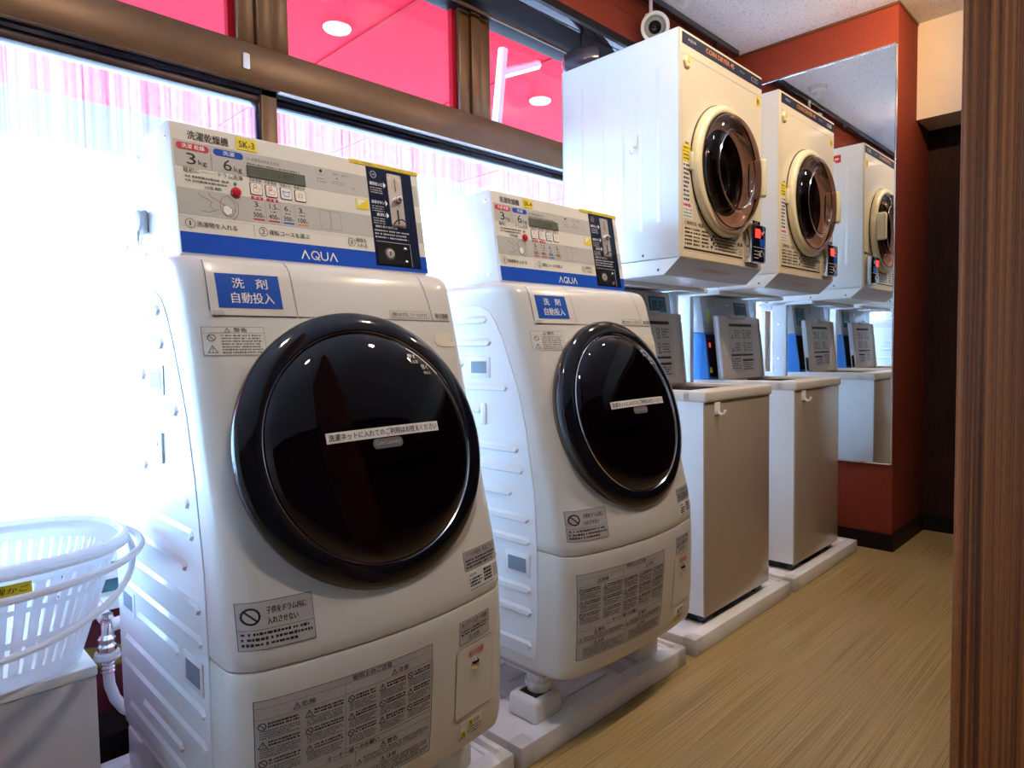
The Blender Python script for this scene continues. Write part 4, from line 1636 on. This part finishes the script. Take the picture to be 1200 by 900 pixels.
# ================================================================== top-loading washers
def make_toploader(label, mirror_side):
    x0, x1, y0, y1 = 2.745, 3.243, 1.106, 1.70
    z0, z1 = .083, .8525
    t = thing('top_loading_washer', ((x0 + x1) / 2, 1.40, PANZ - .004), label, 'washing machine', 'top-loading washers with raised lids')
    m = MB()
    m.box(x0, x1, y0, y1, z0, z1 - .036, 'topfront', bev=.006, seg=3)
    # side walls are white enamel: thin wrap-round sheets
    m.box(x0 - .0006, x0 + .002, y0 + .006, y1 - .004, z0 + .003, z1 - .037, 'side')
    m.box(x1 - .002, x1 + .0006, y0 + .006, y1 - .004, z0 + .003, z1 - .037, 'side')
    m.build('body', t)
    m = MB()
    m.box(x0 + .02, x1 - .02, y0 + .035, y1 - .03, PANZ - .003, z0 + .002, 'black', bev=.004)
    for (cx, cy) in ((x0 + .05, y0 + .05), (x1 - .05, y0 + .05)):
        m.box(cx - .03, cx + .03, cy - .03, cy + .03, PANZ - .0035, z0, 'navygloss', bev=.004)
    m.build('base', t)
    # lid frame: rectangle with an opening
    m = MB()
    zt = z1
    m.box(x0 - .004, x1 + .004, y0 - .006, y0 + .085, zt - .038, zt, 'toplid', bev=.007, seg=3)
    m.box(x0 - .004, x0 + .045, y0 + .05, y1, zt - .038, zt, 'toplid', bev=.006, seg=2)
    m.box(x1 - .045, x1 + .004, y0 + .05, y1, zt - .038, zt, 'toplid', bev=.006, seg=2)
    m.box(x0 + .02, x1 - .02, 1.475, y1, zt - .038, zt - .001, 'toplid', bev=.004)
    m.build('top_frame', t)
    m = MB()
    m.lathe([(.17, -.01), (.165, -.03), (.16, -.30), (0, -.31)], 'drum', C=((x0 + x1) / 2, 1.33, zt), ex=(1, 0, 0), ev=(0, 1, 0), n=(0, 0, 1), seg=40)
    m.build('wash_tub', t)
    # raised lid
    L0 = Vector((x0 + .044, 1.452, zt - .004))
    lv = Vector((0, .030, .300)).normalized()
    ln = Vector((0, -lv.z, lv.y))
    lw, lh = .424, .296

    def LF(u, v, h):
        return tuple(L0 + Vector((1, 0, 0)) * u + lv * v + ln * h)

    def LX(co):
        return LF(co.x, co.z, -co.y)
    m = MB()
    m.box(0, lw, .0, .022, 0, lh, 'lidback', bev=.006, seg=2, xf=LX)
    m.box(-.001, .012, -.006, .010, .004, lh - .004, 'side', bev=.003, xf=LX)
    m.box(lw - .012, lw + .001, -.006, .010, .004, lh - .004, 'tower', bev=.003, xf=LX)
    m.box(lw * .25, lw * .62, -.010, .010, lh - .012, lh + .004, 'grey', bev=.003, xf=LX)
    m.box(lw - .006, lw + .003, -.002, .014, .010, .085, 'black', bev=.002, xf=LX)
    lid = m.build('lid', t)
    m = MB()
    f = lambda u, v, h: LF(u, v, h + .0002)
    m.plate(.085, .350, .030, .270, f, 'lidback', .0012)
    m.plate(.105, .330, .247, .260, f, 'ink', .0018)
    for (a, b, s) in ((.105, .205, 1), (.225, .325, 2)):
        for v in (.185, .125):
            m.nosign(a + .02, v + .035, .024, f) if s == 1 else m.disc(a + .02, v + .036, .010, f, 'ink', .0018, ring=.003)
            m.line([(a + .02, v + .022), (a + .012, v + .008), (a + .032, v + .006), (a + .022, v + .022)], .003, f, 'ink', .0018)
            m.greek(a + .045, b, v + .005, v + .048, 4, f, 'greyink', .0018, seed=int(v * 999) + s)
    m.plate(.105, .325, .108, .117, f, 'ink', .0018)
    m.greek(.105, .195, .045, .100, 5, f, 'greyink', .0018, seed=3)
    m.plate(.215, .325, .082, .092, f, 'ink', .0018)
    m.greek(.215, .325, .040, .078, 4, f, 'ink', .0018, seed=5)
    m.build('instruction_sheet', lid)
    # control tower
    m = MB()
    prof_lo = [(1.496, zt - .002), (1.522, 1.065), (1.632, 1.065), (1.632, zt - .002)]
    prof_hi = [(1.522, 1.0655), (1.546, 1.236), (1.632, 1.236), (1.632, 1.0655)]
    m.prism(prof_hi, 'x', x0 + .006, x1 - .006, 'tower', bev=.006, seg=2)
    tw = m.build('control_tower', t)
    m = MB()
    m.prism(prof_lo, 'x', x0 + .006, x1 - .006, 'towerblue', bev=.004, seg=2)
    m.build('blue_tower_base', tw)
    T0 = Vector((x0 + .006, 1.496, zt))
    for_lo = Vector((0, .026, 1.065 - zt)).normalized()
    nlo = Vector((0, -for_lo.z, for_lo.y))
    TF = lambda u, v, h: tuple(T0 + Vector((1, 0, 0)) * u + for_lo * v + nlo * (h + .0005))
    T1 = Vector((x0 + .006, 1.522, 1.0655))
    for_hi = Vector((0, .024, .1705)).normalized()
    nhi = Vector((0, -for_hi.z, for_hi.y))
    TG = lambda u, v, h: tuple(T1 + Vector((1, 0, 0)) * u + for_hi * v + nhi * (h + .0005))
    m = MB()
    m.plate(.008, .480, .01, .205, TF, 'navygloss', .003)
    m.plate(.012, .06, .138, .180, TF, 'black', .004)
    m.text('8', .022, .146, .012, .022, TF, 'ledred', .005, bold=.02)
    m.plate(.010, .030, .030, .055, TF, 'yellow', .004)
    m.build('coin_panel', tw)
    m = MB()
    m.text('AQUA', .075, .135, .022, .006, TG, 'ink', .001, bold=.02)
    m.text('大型', .105, .135, .020, .006, TG, 'ink', .001, bold=.02)
    m.build('name_print', tw)
    m = MB()
    m.lathe([(.011, 0), (.011, .004), (.006, .005), (0, .004)], 'chrome', C=TG(.235, .135, 0), ex=(1, 0, 0), ev=for_hi, n=nhi, seg=20)
    m.build('lock_cylinder', tw)
    m = MB()
    m.plate(.320, .445, .050, .150, TG, 'ink', .001)
    m.plate(.327, .438, .055, .145, TG, 'teal', .0016)
    m.text('洗剤', .335, .090, .094, .046, TG, 'ink', .0022, bold=.03)
    m.greek(.335, .430, .062, .080, 1, TG, 'ink', .0022, seed=6, fill=.8)
    m.build('detergent_sign', tw)
    m = MB()
    m.plate(.050, .066, .050, .100, TG, 'ledyellow', .003)
    m.build('lime_marker', tw)
    # hook on the front
    m = MB()
    hx_ = x0 + .080
    m.box(hx_ - .018, hx_ + .018, y0 - .004, y0 + .001, .770, .812, 'white', bev=.0018)
    m.tube([(hx_, y0 - .003, .792), (hx_, y0 - .006, .778), (hx_, y0 - .016, .770), (hx_, y0 - .028, .773), (hx_, y0 - .032, .786)], .005, 'white', seg=8)
    m.build('adhesive_hook', t)
    return t


tl = make_toploader('farther top-loading washer with raised lid, closest to the mirror', False)
tlx = tl.location.x
dup(tl, (tlx - .742, 1.40, PANZ - .004), 'nearer top-loading washer with beige front, beside the second drum washer')

# ================================================================== dryers
DX0, DX1, DY0, DY1, DZ0, DZ1 = 1.933, 2.530, 1.155, 1.655, 1.295, 2.033


def make_dryer(label):
    x0, x1, y0, y1, z0, z1 = DX0, DX1, DY0, DY1, DZ0, DZ1
    t = thing('coin_dryer', ((x0 + x1) / 2, 1.40, 1.25), label, 'dryer', 'white coin dryers mounted over the washers')
    DC = Vector((2.222, y0, 1.615))
    # cabinet: sheet box open at the front
    m = MB()
    m.box(x0, x1, y0 + .006, y1, z1 - .004, z1, 'dryerside', bev=.0015)
    m.box(x0, x1, y0 + .006, y1, z0, z0 + .004, 'dryerside')
    m.box(x0, x0 + .004, y0 + .006, y1, z0, z1, 'dryerside', bev=.0015)
    m.box(x1 - .004, x1, y0 + .006, y1, z0, z1, 'dryerside', bev=.0015)
    m.box(x0, x1, y1 - .004, y1, z0, z1, 'dryerside')
    for xs, s in ((x0, -1), (x1, 1)):
        for (yy, za, zb) in ((1.235, 1.42, 1.93), (1.305, 1.40, 1.97), (1.385, 1.40, 1.97), (1.47, 1.40, 1.97), (1.565, 1.42, 1.95)):
            V = [(xs, yy - .011, za), (xs, yy + .009, za), (xs, yy + .009, zb), (xs, yy - .011, zb), (xs + s * .0022, yy - .006, za + .01), (xs + s * .0022, yy - .001, za + .01), (xs + s * .0022, yy - .001, zb - .01), (xs + s * .0022, yy - .006, zb - .01)]
            F = [(0, 1, 5, 4), (1, 2, 6, 5), (2, 3, 7, 6), (3, 0, 4, 7), (4, 5, 6, 7)]
            m.mesh(V, F, 'dryerside')
    m.build('cabinet', t)
    # front sheet with a round opening
    m = MB()
    n = 64
    i = m.mi('cream')
    sq = []
    ci = []
    for k in range(n):
        a = 2 * math.pi * (k + .5) / n
        c, s = math.cos(a), math.sin(a)
        tx = ((x1 - .004 - DC.x) if c > 0 else (DC.x - x0 - .004)) / max(1e-6, abs(c))
        tz = ((z1 - .004 - DC.z) if s > 0 else (DC.z - z0 - .004)) / max(1e-6, abs(s))
        q = min(tx, tz)
        sq.append((DC.x + q * c, DC.z + q * s))
        ci.append((DC.x + .178 * c, DC.z + .178 * s))
    # snap the corners
    for (X, Z) in ((x0 + .004, z0 + .004), (x1 - .004, z0 + .004), (x1 - .004, z1 - .004), (x0 + .004, z1 - .004)):
        k = min(range(n), key=lambda k: (sq[k][0] - X) ** 2 + (sq[k][1] - Z) ** 2)
        sq[k] = (X, Z)
    A = [m.bm.verts.new((p[0], y0, p[1])) for p in sq]
    B = [m.bm.verts.new((p[0], y0, p[1])) for p in ci]
    Bi = [m.bm.verts.new((p[0], y0 + .05, p[1])) for p in ci]
    Ao = [m.bm.verts.new((min(max(p[0] + (.004 if p[0] > x1 - .0045 else -.004 if p[0] < x0 + .0045 else 0), x0), x1), y0 + .006, p[1] + (.004 if p[1] > z1 - .0045 else -.004 if p[1] < z0 + .0045 else 0))) for p in sq]
    for k in range(n):
        k2 = (k + 1) % n
        m.bm.faces.new([A[k], A[k2], B[k2], B[k]]).material_index = i
        m.bm.faces.new([B[k], B[k2], Bi[k2], Bi[k]]).material_index = i
        m.bm.faces.new([Ao[k], Ao[k2], A[k2], A[k]]).material_index = i
    F = flatxz(y0)
    m.line([(x0 + .012, 1.955), (x1 - .010, 1.955)], .0022, F, 'palegrey', .0006)
    m.line([(x0 + .012, 1.955), (x0 + .012, z0 + .02)], .0012, F, 'palegrey', .0006)
    m.plate(x0 + .004, x1 - .004, z0 + .004, z0 + .018, F, 'cream', .002)
    m.build('front_panel', t)
    # drum inside
    m = MB()
    m.lathe([(.186, -.048), (.20, -.06), (.23, -.10), (.235, -.42), (0, -.43)], 'drum', C=DC, seg=48)
    m.lathe([(.04, -.42), (.03, -.39), (0, -.385)], 'chrome', C=DC, seg=24)
    m.build('drum', t)
    # name band
    m = MB()
    m.plate(x0 + .014, x1 - .004, 1.985, 2.021, F, 'sheetnavy', .0016)
    m.text('AQUA', x0 + .048, 1.998, .052, .011, F, 'silverlabel', .0022, bold=.03)
    m.text('CO/N DRYER 45', x0 + .165, 1.996, .200, .0165, F, 'orange', .0022, bold=.04)
    m.text('4.5kg', x0 + .405, 2.000, .040, .007, F, 'silverlabel', .0022)
    m.plate(x1 - .095, x1 - .040, 1.995, 2.010, F, 'silverlabel', .0022, rad=.007)
    m.plate(x1 - .092, x1 - .043, 1.997, 2.008, F, 'navygloss', .0032, rad=.005)
    m.text('COIN', x1 - .082, 1.9995, .028, .006, F, 'silverlabel', .0042)
    m.build('name_band', t)
    # door
    m = MB()
    m.lathe([(.229, .0), (.2295, .003), (.2275, .004)], 'black', C=DC, seg=72)
    m.lathe([(.224, .0), (.227, .010), (.225, .022), (.219, .029), (.208, .031), (.200, .030), (.197, .026), (.197, .0)], 'creamlight', C=DC, seg=72)
    m.lathe([(.1975, .0300), (.1985, .0340), (.1955, .0345), (.1940, .0300)], 'black', C=DC, seg=72)
    door = m.build('door', t, smooth=50)
    m = MB()
    m.lathe([(.1945, .029), (.194, .040), (.189, .052), (.178, .061), (.162, .065), (.146, .062), (.134, .054), (.127, .040), (.121, .015), (.116, -.020), (.110, -.042), (.095, -.052), (.05, -.060), (0, -.063)], 'brownglass', C=DC, seg=72)
    m.build('door_window', door, smooth=60)
    m = MB()
    m.lathe([(.1965, .020), (.185, .006), (.160, .002), (.150, .0), (.142, -.004), (.135, -.012), (.132, -.045)], 'cream', C=DC, seg=72, mats=[MAT[q] for q in ('cream', 'cream', 'cream', 'black', 'black', 'black')])
    m.build('door_flange', door, smooth=60)
    m = MB()
    m.lathe([(.1340, .0545), (.1318, .0570), (.1290, .0540)], 'chrome', C=DC, seg=72)
    m.lathe([(.1245, .0), (.128, -.004), (.1245, -.01), (.1185, -.006), (.1245, .0)], 'black', C=DC, seg=72)
    m.build('window_rim', door, smooth=60)
    m = MB()
    hx0 = DC.x + .172
    m.box(hx0 + .004, hx0 + .018, y0 - .050, y0 - .004, 1.552, 1.682, 'black', bev=.008, seg=3)
    m.box(hx0 - .002, hx0 + .028, y0 - .072, y0 - .012, 1.546, 1.688, 'creamlight', bev=.011, seg=4)
    m.build('door_handle', door)
    # hinge
    m = MB()
    m.box(DC.x - .236, DC.x - .222, y0 - .012, y0 + .001, 1.585, 1.645, 'creamlight', bev=.003)
    m.build('door_hinge', t)
    # instruction print
    m = MB()
    a, b, c, d = x0 + .022, x0 + .442, 1.322, 1.422
    m.plate(a, b, c, d, F, 'cream', .0007)
    m.text('ご使用方法・料金', a + .004, d - .016, .12, .013, F, 'ink', .0012, bold=.04)
    m.plate(a, b - .006, c + .004, c + .010, F, 'ink', .0012)
    for k in range(3):
        m.greek(a + .004 + k * .055, a + .052 + k * .055, c + .016, d - .022, 5, F, 'ink', .0012, seed=100 + k, fill=.62)
    for k in range(4):
        m.plate(a + .176 + (k % 2) * .014, a + .188 + (k % 2) * .014, c + .020 + k * .013, c + .030 + k * .013, F, 'ink', .0012)
    m.greek(a + .205, b - .045, c + .016, d - .030, 5, F, 'ink', .0012, seed=104, fill=.6)
    m.greek(b - .045, b - .004, c + .045, c + .062, 1, F, 'ink', .0012, seed=105, fill=.8)
    m.greek(b - .038, b - .004, c + .014, c + .040, 3, F, 'greyink', .0012, seed=106)
    m.build('instruction_print', t)
    # column of notices left of the door
    m = MB()
    a = x0 + .016
    m.plate(a, a + .050, 1.610, 1.665, F, 'yellow', .0010)
    m.greek(a + .004, a + .046, 1.614, 1.660, 4, F, 'ink', .0014, seed=120, fill=.5)
    m.greek(a + .015, a + .035, 1.667, 1.675, 1, F, 'ink', .0014, seed=121, fill=.9)
    m.build('yellow_notice', t)
    m = MB()
    m.plate(a, a + .044, 1.478, 1.608, F, 'paper', .0008)
    m.greek(a + .003, a + .041, 1.480, 1.606, 9, F, 'ink', .0012, seed=122, fill=.6)
    m.plate(a, a + .062, 1.425, 1.478, F, 'paper', .0008)
    m.greek(a + .002, a + .050, 1.462, 1.477, 1, F, 'red', .0012, seed=123, fill=.8)
    m.greek(a + .002, a + .060, 1.428, 1.460, 3, F, 'greyink', .0012, seed=124, fill=.45)
    m.build('white_notice', t)
    # key token top left
    m = MB()
    m.lathe([(.022, 0), (.022, .006), (.018, .009), (0, .010)], 'creamlight', C=(x0 + .040, y0, 1.930), seg=6)
    m.plate(x0 + .034, x0 + .048, 1.927, 1.941, F, 'yellow', .0112)
    m.build('filter_knob', t)
    m = MB()
    m.plate(x1 - .050, x1 - .020, 1.915, 1.950, F, 'yellow', .0010)
    m.text('1' , x1 - .044, 1.922, .006, .020, F, 'ink', .0014)
    m.plate(x1 - .034, x1 - .026, 1.921, 1.943, F, 'ink', .0014, edge=False) if False else m.text('日', x1 - .036, 1.922, .011, .018, F, 'ink', .0014)
    m.build('yellow_sticker', t)
    # coin box
    m = MB()
    cx0, cx1, cz0, cz1 = x0 + .450, x0 + .566, 1.314, 1.458
    m.box(cx0, cx1, y0 - .030, y0 + .001, cz0, cz1, 'chrome', bev=.005, seg=2)
    m.box(cx0 + .004, cx1 - .004, y0 - .0335, y0 - .02, cz0 + .004, cz1 - .004, 'blackgloss', bev=.003)
    cbx = m.build('coin_box', t)
    G = flatxz(y0 - .0335)
    m = MB()
    m.plate(cx0 + .022, cx0 + .060, cz1 - .052, cz1 - .020, G, 'ledred', .002)
    m.build('red_display', cbx)
    m = MB()
    m.plate(cx0 + .060, cx0 + .098, cz1 - .082, cz1 - .055, G, 'sheetblue', .0015)
    m.build('blue_label', cbx)
    m = MB()
    m.lathe([(.010, 0), (.009, .006), (.004, .008), (0, .009)], 'chrome', C=(cx0 + .083, y0 - .034, cz1 - .034), seg=20)
    m.lathe([(.013, 0), (.012, .007), (.006, .010), (0, .010)], 'chrome', C=(cx0 + .062, y0 - .034, cz0 + .034), seg=20)
    m.build('coin_lock', cbx)
    m = MB()
    m.line([(cx0 + .004, cz1 - .088), (cx1 - .004, cz1 - .088)], .002, G, 'silverlabel', .001)
    m.greek(cx0 + .012, cx0 + .052, cz0 + .010, cz0 + .048, 3, G, 'silverlabel', .001, seed=131, fill=.3)
    m.build('coin_print', cbx)
    m = MB()
    m.plate(x0 + .520, x0 + .582, 1.468, 1.480, F, 'navygloss', .0010)
    m.text('AQUA', x0 + .532, 1.4705, .030, .006, F, 'silverlabel', .0014)
    m.build('maker_badge', t)
    # hood under the cabinet: slanted grey chin and white skirt
    m = MB()
    zs = 1.245
    V = [(x0 + .001, y0 + .004, z0), (x1 - .001, y0 + .004, z0), (x1 - .001, y0 + .062, zs), (x0 + .001, y0 + .062, zs)]
    m.prism([(y0 + .004, z0 - .0005), (y0 + .062, zs), (y0 + .075, zs), (y0 + .02, z0 - .0005)], 'x', x0 + .001, x1 - .001, 'grey', bev=.001, seg=1)
    # faint reddish maker print on the chin
    m.build('slanted_chin', t)
    m = MB()
    nn_ = Vector((0, -.0505, -.058)).normalized()
    dv = Vector((0, -.058, .0505)).normalized()
    CF = lambda u, v, h: tuple(Vector((x0, y0 + .060, zs + .0015)) + Vector((1, 0, 0)) * u + dv * v + nn_ * (h + .0008))
    m.greek(.15, .44, .028, .050, 1, CF, 'palegrey', .0010, seed=140, fill=.35)
    m.text('この下に手を入れない', .20, .030, .20, .014, CF, 'red', .0012)
    m.build('chin_print', t)
    m = MB()
    for xs, s in ((x0, 1), (x1, -1)):
        m.prism([(y0 + .004, z0), (y0 + .062, zs - .001), (y1, zs - .001), (y1, z0)], 'x', min(xs, xs + s * .003), max(xs, xs + s * .003), 'dryerside', bev=.0008, seg=1)
    m.box(x0, x1, y0 + .07, y1, zs - .001, zs + .004, 'steelframe')
    sk_ = m.build('side_skirt', t)
    for xs, s in ((x0, -1), (x1, 1)):
        for (yy, zz) in ((1.24, 1.262), (1.42, 1.262), (1.60, 1.262), (1.30, 1.315)):
            m = MB()
            m.lathe([(.0045, 0), (.004, .0015), (0, .002)], 'greyink', C=(xs, yy, zz), ex=(0, 1, 0), ev=(0, 0, 1), n=(s, 0, 0), seg=12)
            m.build('screw', sk_)
    return t


dry = make_dryer('nearest coin dryer, highest in the frame, with its whole white left side in view')
dup(dry, (dry.location.x + .7585, 1.40, 1.25), 'second coin dryer, between the nearest dryer and the mirror')
# small hook stuck on the first dryer's side
m = MB()
m.box(DX0 - .009, DX0, 1.318, 1.348, 1.685, 1.725, 'white', bev=.004, seg=2)
m.tube([(DX0 - .006, 1.333, 1.690), (DX0 - .010, 1.333, 1.668), (DX0 - .022, 1.333, 1.660), (DX0 - .030, 1.333, 1.672)], .0035, 'white', seg=8)
m.build('adhesive_hook', dry)
# red paper on the far side of the second dryer (seen in the mirror)
d2 = [o for o in S.objects if o.name.startswith('coin_dryer') and o != dry and not o.parent][0]
m = MB()
xr = DX1 + .7585
m.box(xr, xr + .0012, 1.27, 1.46, 1.955, 1.995, 'redtag')
RFt = lambda u, v, h: (xr + .0012 + h, 1.27 + u, 1.955 + v)
m.greek(.01, .18, .006, .034, 1, RFt, 'whiteprint', .0006, seed=150, fill=.5)
o = m.build('red_notice', d2, origin=d2.location)
o['label'] = 'red paper notice on the dryer side facing the mirror'

# dryer stands


def make_stand(label):
    t = thing('dryer_stand', (2.2315, 1.40, 0), label, 'stand', 'white steel dryer stands')
    t.location.z = 0.0572
    t['_o'] = [2.2315, 1.40, .0572]
    x0, x1 = DX0 - .032, DX1 + .032
    for xa, xb in ((x0, x0 + .030), (x1 - .030, x1)):
        m = MB()
        m.box(xa, xb, 1.540, 1.620, 0.0572, 1.244, 'steelframe', bev=.003)
        for z in (.22, .68, .93, 1.12):
            m.lathe([(.006, 0), (.005, .003), (0, .004)], 'chrome', C=((xa if xa == x0 else xb), 1.58, z), ex=(0, 1, 0), ev=(0, 0, 1), n=((-1 if xa == x0 else 1), 0, 0), seg=12)
        m.build('leg', t)
    for xa in (x0, x1 - .03):
        m = MB()
        m.box(xa, xa + .03, 1.40, 1.70, 1.226, 1.2435, 'steelframe', bev=.002)
        m.build('support_arm', t)
    m = MB()
    m.box(x0 + .03, x1 - .03, 1.64, 1.70, 1.205, 1.2435, 'steelframe', bev=.002)
    m.build('rear_crossbar', t)
    m = MB()
    m.box(x0 + .03, x1 - .03, 1.405, 1.43, 1.228, 1.2435, 'steelframe', bev=.002)
    m.build('front_crossbar', t)
    return t


st = make_stand('white steel stand holding up the nearest dryer behind the washer')
dup(st, (2.2315 + .7585, 1.40, 0.0572), 'white steel stand holding up the second dryer, its left post beside the blue tower')

# ================================================================== left corner: cabinet, basket, tap
m = MB()
m.box(-.62, .272, 1.300, 1.79, 0.0, .452, 'lilac', bev=.003)
m.box(-.622, .274, 1.298, 1.79, .452, .470, 'white', bev=.003)
o = m.build('low_cabinet', origin=(-.17, 1.55, 0))
tag(o, 'low grey box cabinet with white top at the bottom left, under the laundry basket', 'cabinet')

BC = Vector((.108, 1.405, .4702))


def bas(z, dr=0.0, n=72):
    """oval outline at height z above the cabinet"""
    s = z / .215
    ax = .160 + .068 * s + dr
    ay = .112 + .062 * s + dr
    P = []
    for k in range(n):
        a = 2 * math.pi * k / n
        c, q = math.cos(a), math.sin(a)
        e = 2 / 2.7
        P.append(Vector((BC.x + ax * abs(c) ** e * (1 if c > 0 else -1), BC.y + ay * abs(q) ** e * (1 if q > 0 else -1), BC.z + z)))
    return P


t = thing('laundry_basket', BC, 'white plastic slatted laundry basket with carrying handles standing on the low cabinet', 'basket')
m = MB()
i = m.mi('basket')
# wall: vertical slats with gaps, tied by solid bands
N = 186
bands = [(0, .028), (.075, .086), (.132, .141), (.180, .208)]
for (za, zb) in bands:
    A, B = bas(za, 0, N), bas(zb, 0, N)
    A2, B2 = bas(za, -.003, N), bas(zb, -.003, N)
    for k in range(N):
        k2 = (k + 1) % N
        for q in ((A[k], A[k2], B[k2], B[k]), (A2[k], B2[k], B2[k2], A2[k2]), (B[k], B[k2], B2[k2], B2[k]), (A[k2], A[k], A2[k], A2[k2])):
            m.face(q, 'basket')
for (za, zb) in ((.026, .077), (.084, .134), (.139, .182)):
    A, B = bas(za, 0, N), bas(zb, 0, N)
    A2, B2 = bas(za, -.003, N), bas(zb, -.003, N)
    for k in range(0, N, 3):
        k2 = (k + 2) % N
        for q in ((A[k], A[k2], B[k2], B[k]), (A2[k], B2[k], B2[k2], A2[k2]), (A[k], B[k], B2[k], A2[k]), (A[k2], A2[k2], B2[k2], B[k2])):
            m.face(q, 'basket')
m.face(bas(.001, 0, N), 'basket')
m.build('basket_wall', t, recalc=False, smooth=0)
m = MB()
m.tube(bas(.210, .004, 72), .008, 'basket', seg=8, closed=True)
P_ = bas(.200, .011, 72)
m.tube(P_, .004, 'basket', seg=6, closed=True)
m.build('rim', t)
# handles: one folded round the rim, one hanging on the front
m = MB()
P = []
for k in range(41):
    a = math.pi * (-.22 + 1.0 * 0) + 0
    s = k / 40
    ang = math.radians(-178 + 200 * s)
    P.append((BC.x + .262 * math.cos(ang), BC.y - .012 + .205 * math.sin(ang), BC.z + .196 - .020 * math.sin(math.pi * s)))
m.tube(P, .0065, 'basket', seg=8)
m.build('handle', t)
m = MB()
P = []
for k in range(31):
    s = k / 30
    a = math.pi * s
    P.append((BC.x + .243 * math.cos(a), BC.y - .205 * math.sin(a) ** .7, BC.z + .196 - .110 * math.sin(a)))
m.tube(P, .0055, 'basket', seg=8)
m.build('handle', t)
m = MB()
BFn = lambda u, v, h: (BC.x - .13 + u, BC.y - .1745 - h - .0 + .0 * u, BC.z + .172 + v)
m.plate(0, .20, 0, .017, BFn, 'yellow', .003)
m.text('専用 洗濯かご', .108, .0040, .088, .0092, BFn, 'ink', .0036, bold=.02)
m.build('yellow_name_tape', t)

# tap, pipe and hose
t = thing('water_tap', (.385, 1.93, .36), 'chrome water tap with white hose between the basket cabinet and the nearest drum washer', 'tap')
m = MB()
m.tube([(.400, 1.93, .385), (.400, 1.78, .372)], .016, 'pipe', seg=14)
m.tube([(.400, 1.745, .372), (.465, 1.745, .378)], .015, 'pipe', seg=14)
m.build('supply_pipe', t)
m = MB()
m.tube([(.400, 1.79, .372), (.396, 1.752, .372), (.389, 1.742, .345), (.388, 1.741, .318)], [.014, .017, .015, .014], 'chrome', seg=16)
m.lathe([(0, .020), (.013, .020), (.019, .012), (.019, .004), (.015, 0), (.020, -.006), (.020, -.016), (.013, -.02), (0, -.02)], 'chrome', C=(.388, 1.741, .335), ex=(1, 0, 0), ev=(0, 1, 0), n=(0, 0, 1), seg=18)
m.lathe([(.0, .045), (.012, .045), (.014, .036), (.008, .03), (.008, .02)], 'chrome', C=(.394, 1.748, .355), ex=(1, 0, 0), ev=(0, 1, 0), n=(0, 0, 1), seg=14)
m.build('valve_body', t)
m = MB()
m.lathe([(.013, .014), (.026, .012), (.028, 0), (.024, -.006), (.015, -.008)], 'hose', C=(.388, 1.741, .302), ex=(1, 0, 0), ev=(0, 1, 0), n=(0, 0, 1), seg=22)
m.lathe([(.013, .0), (.016, -.006), (.013, -.010), (.016, -.016), (.013, -.020), (.016, -.026), (.012, -.03)], 'chrome', C=(.388, 1.741, .294), ex=(1, 0, 0), ev=(0, 1, 0), n=(0, 0, 1), seg=22)
m.build('hose_collar', t)
m = MB()
m.tube([(.388, 1.741, .268), (.389, 1.738, .235), (.396, 1.728, .205), (.410, 1.712, .180), (.432, 1.695, .163), (.47, 1.68, .155), (.55, 1.66, .152)], .012, 'hose', seg=12)
m.build('hose', t)

# white cord tag on the bronze transom
m = MB()
m.box(.838, .858, 1.919, 1.9248, 1.826, 1.870, 'white', bev=.004, seg=2)
tag(m.build('wall_tag', origin=(.848, 1.92, 1.848)), 'small white plastic tag stuck on the bronze transom left of the mullion', 'tag')

for o in S.objects:
    if '_o' in o:
        del o['_o']
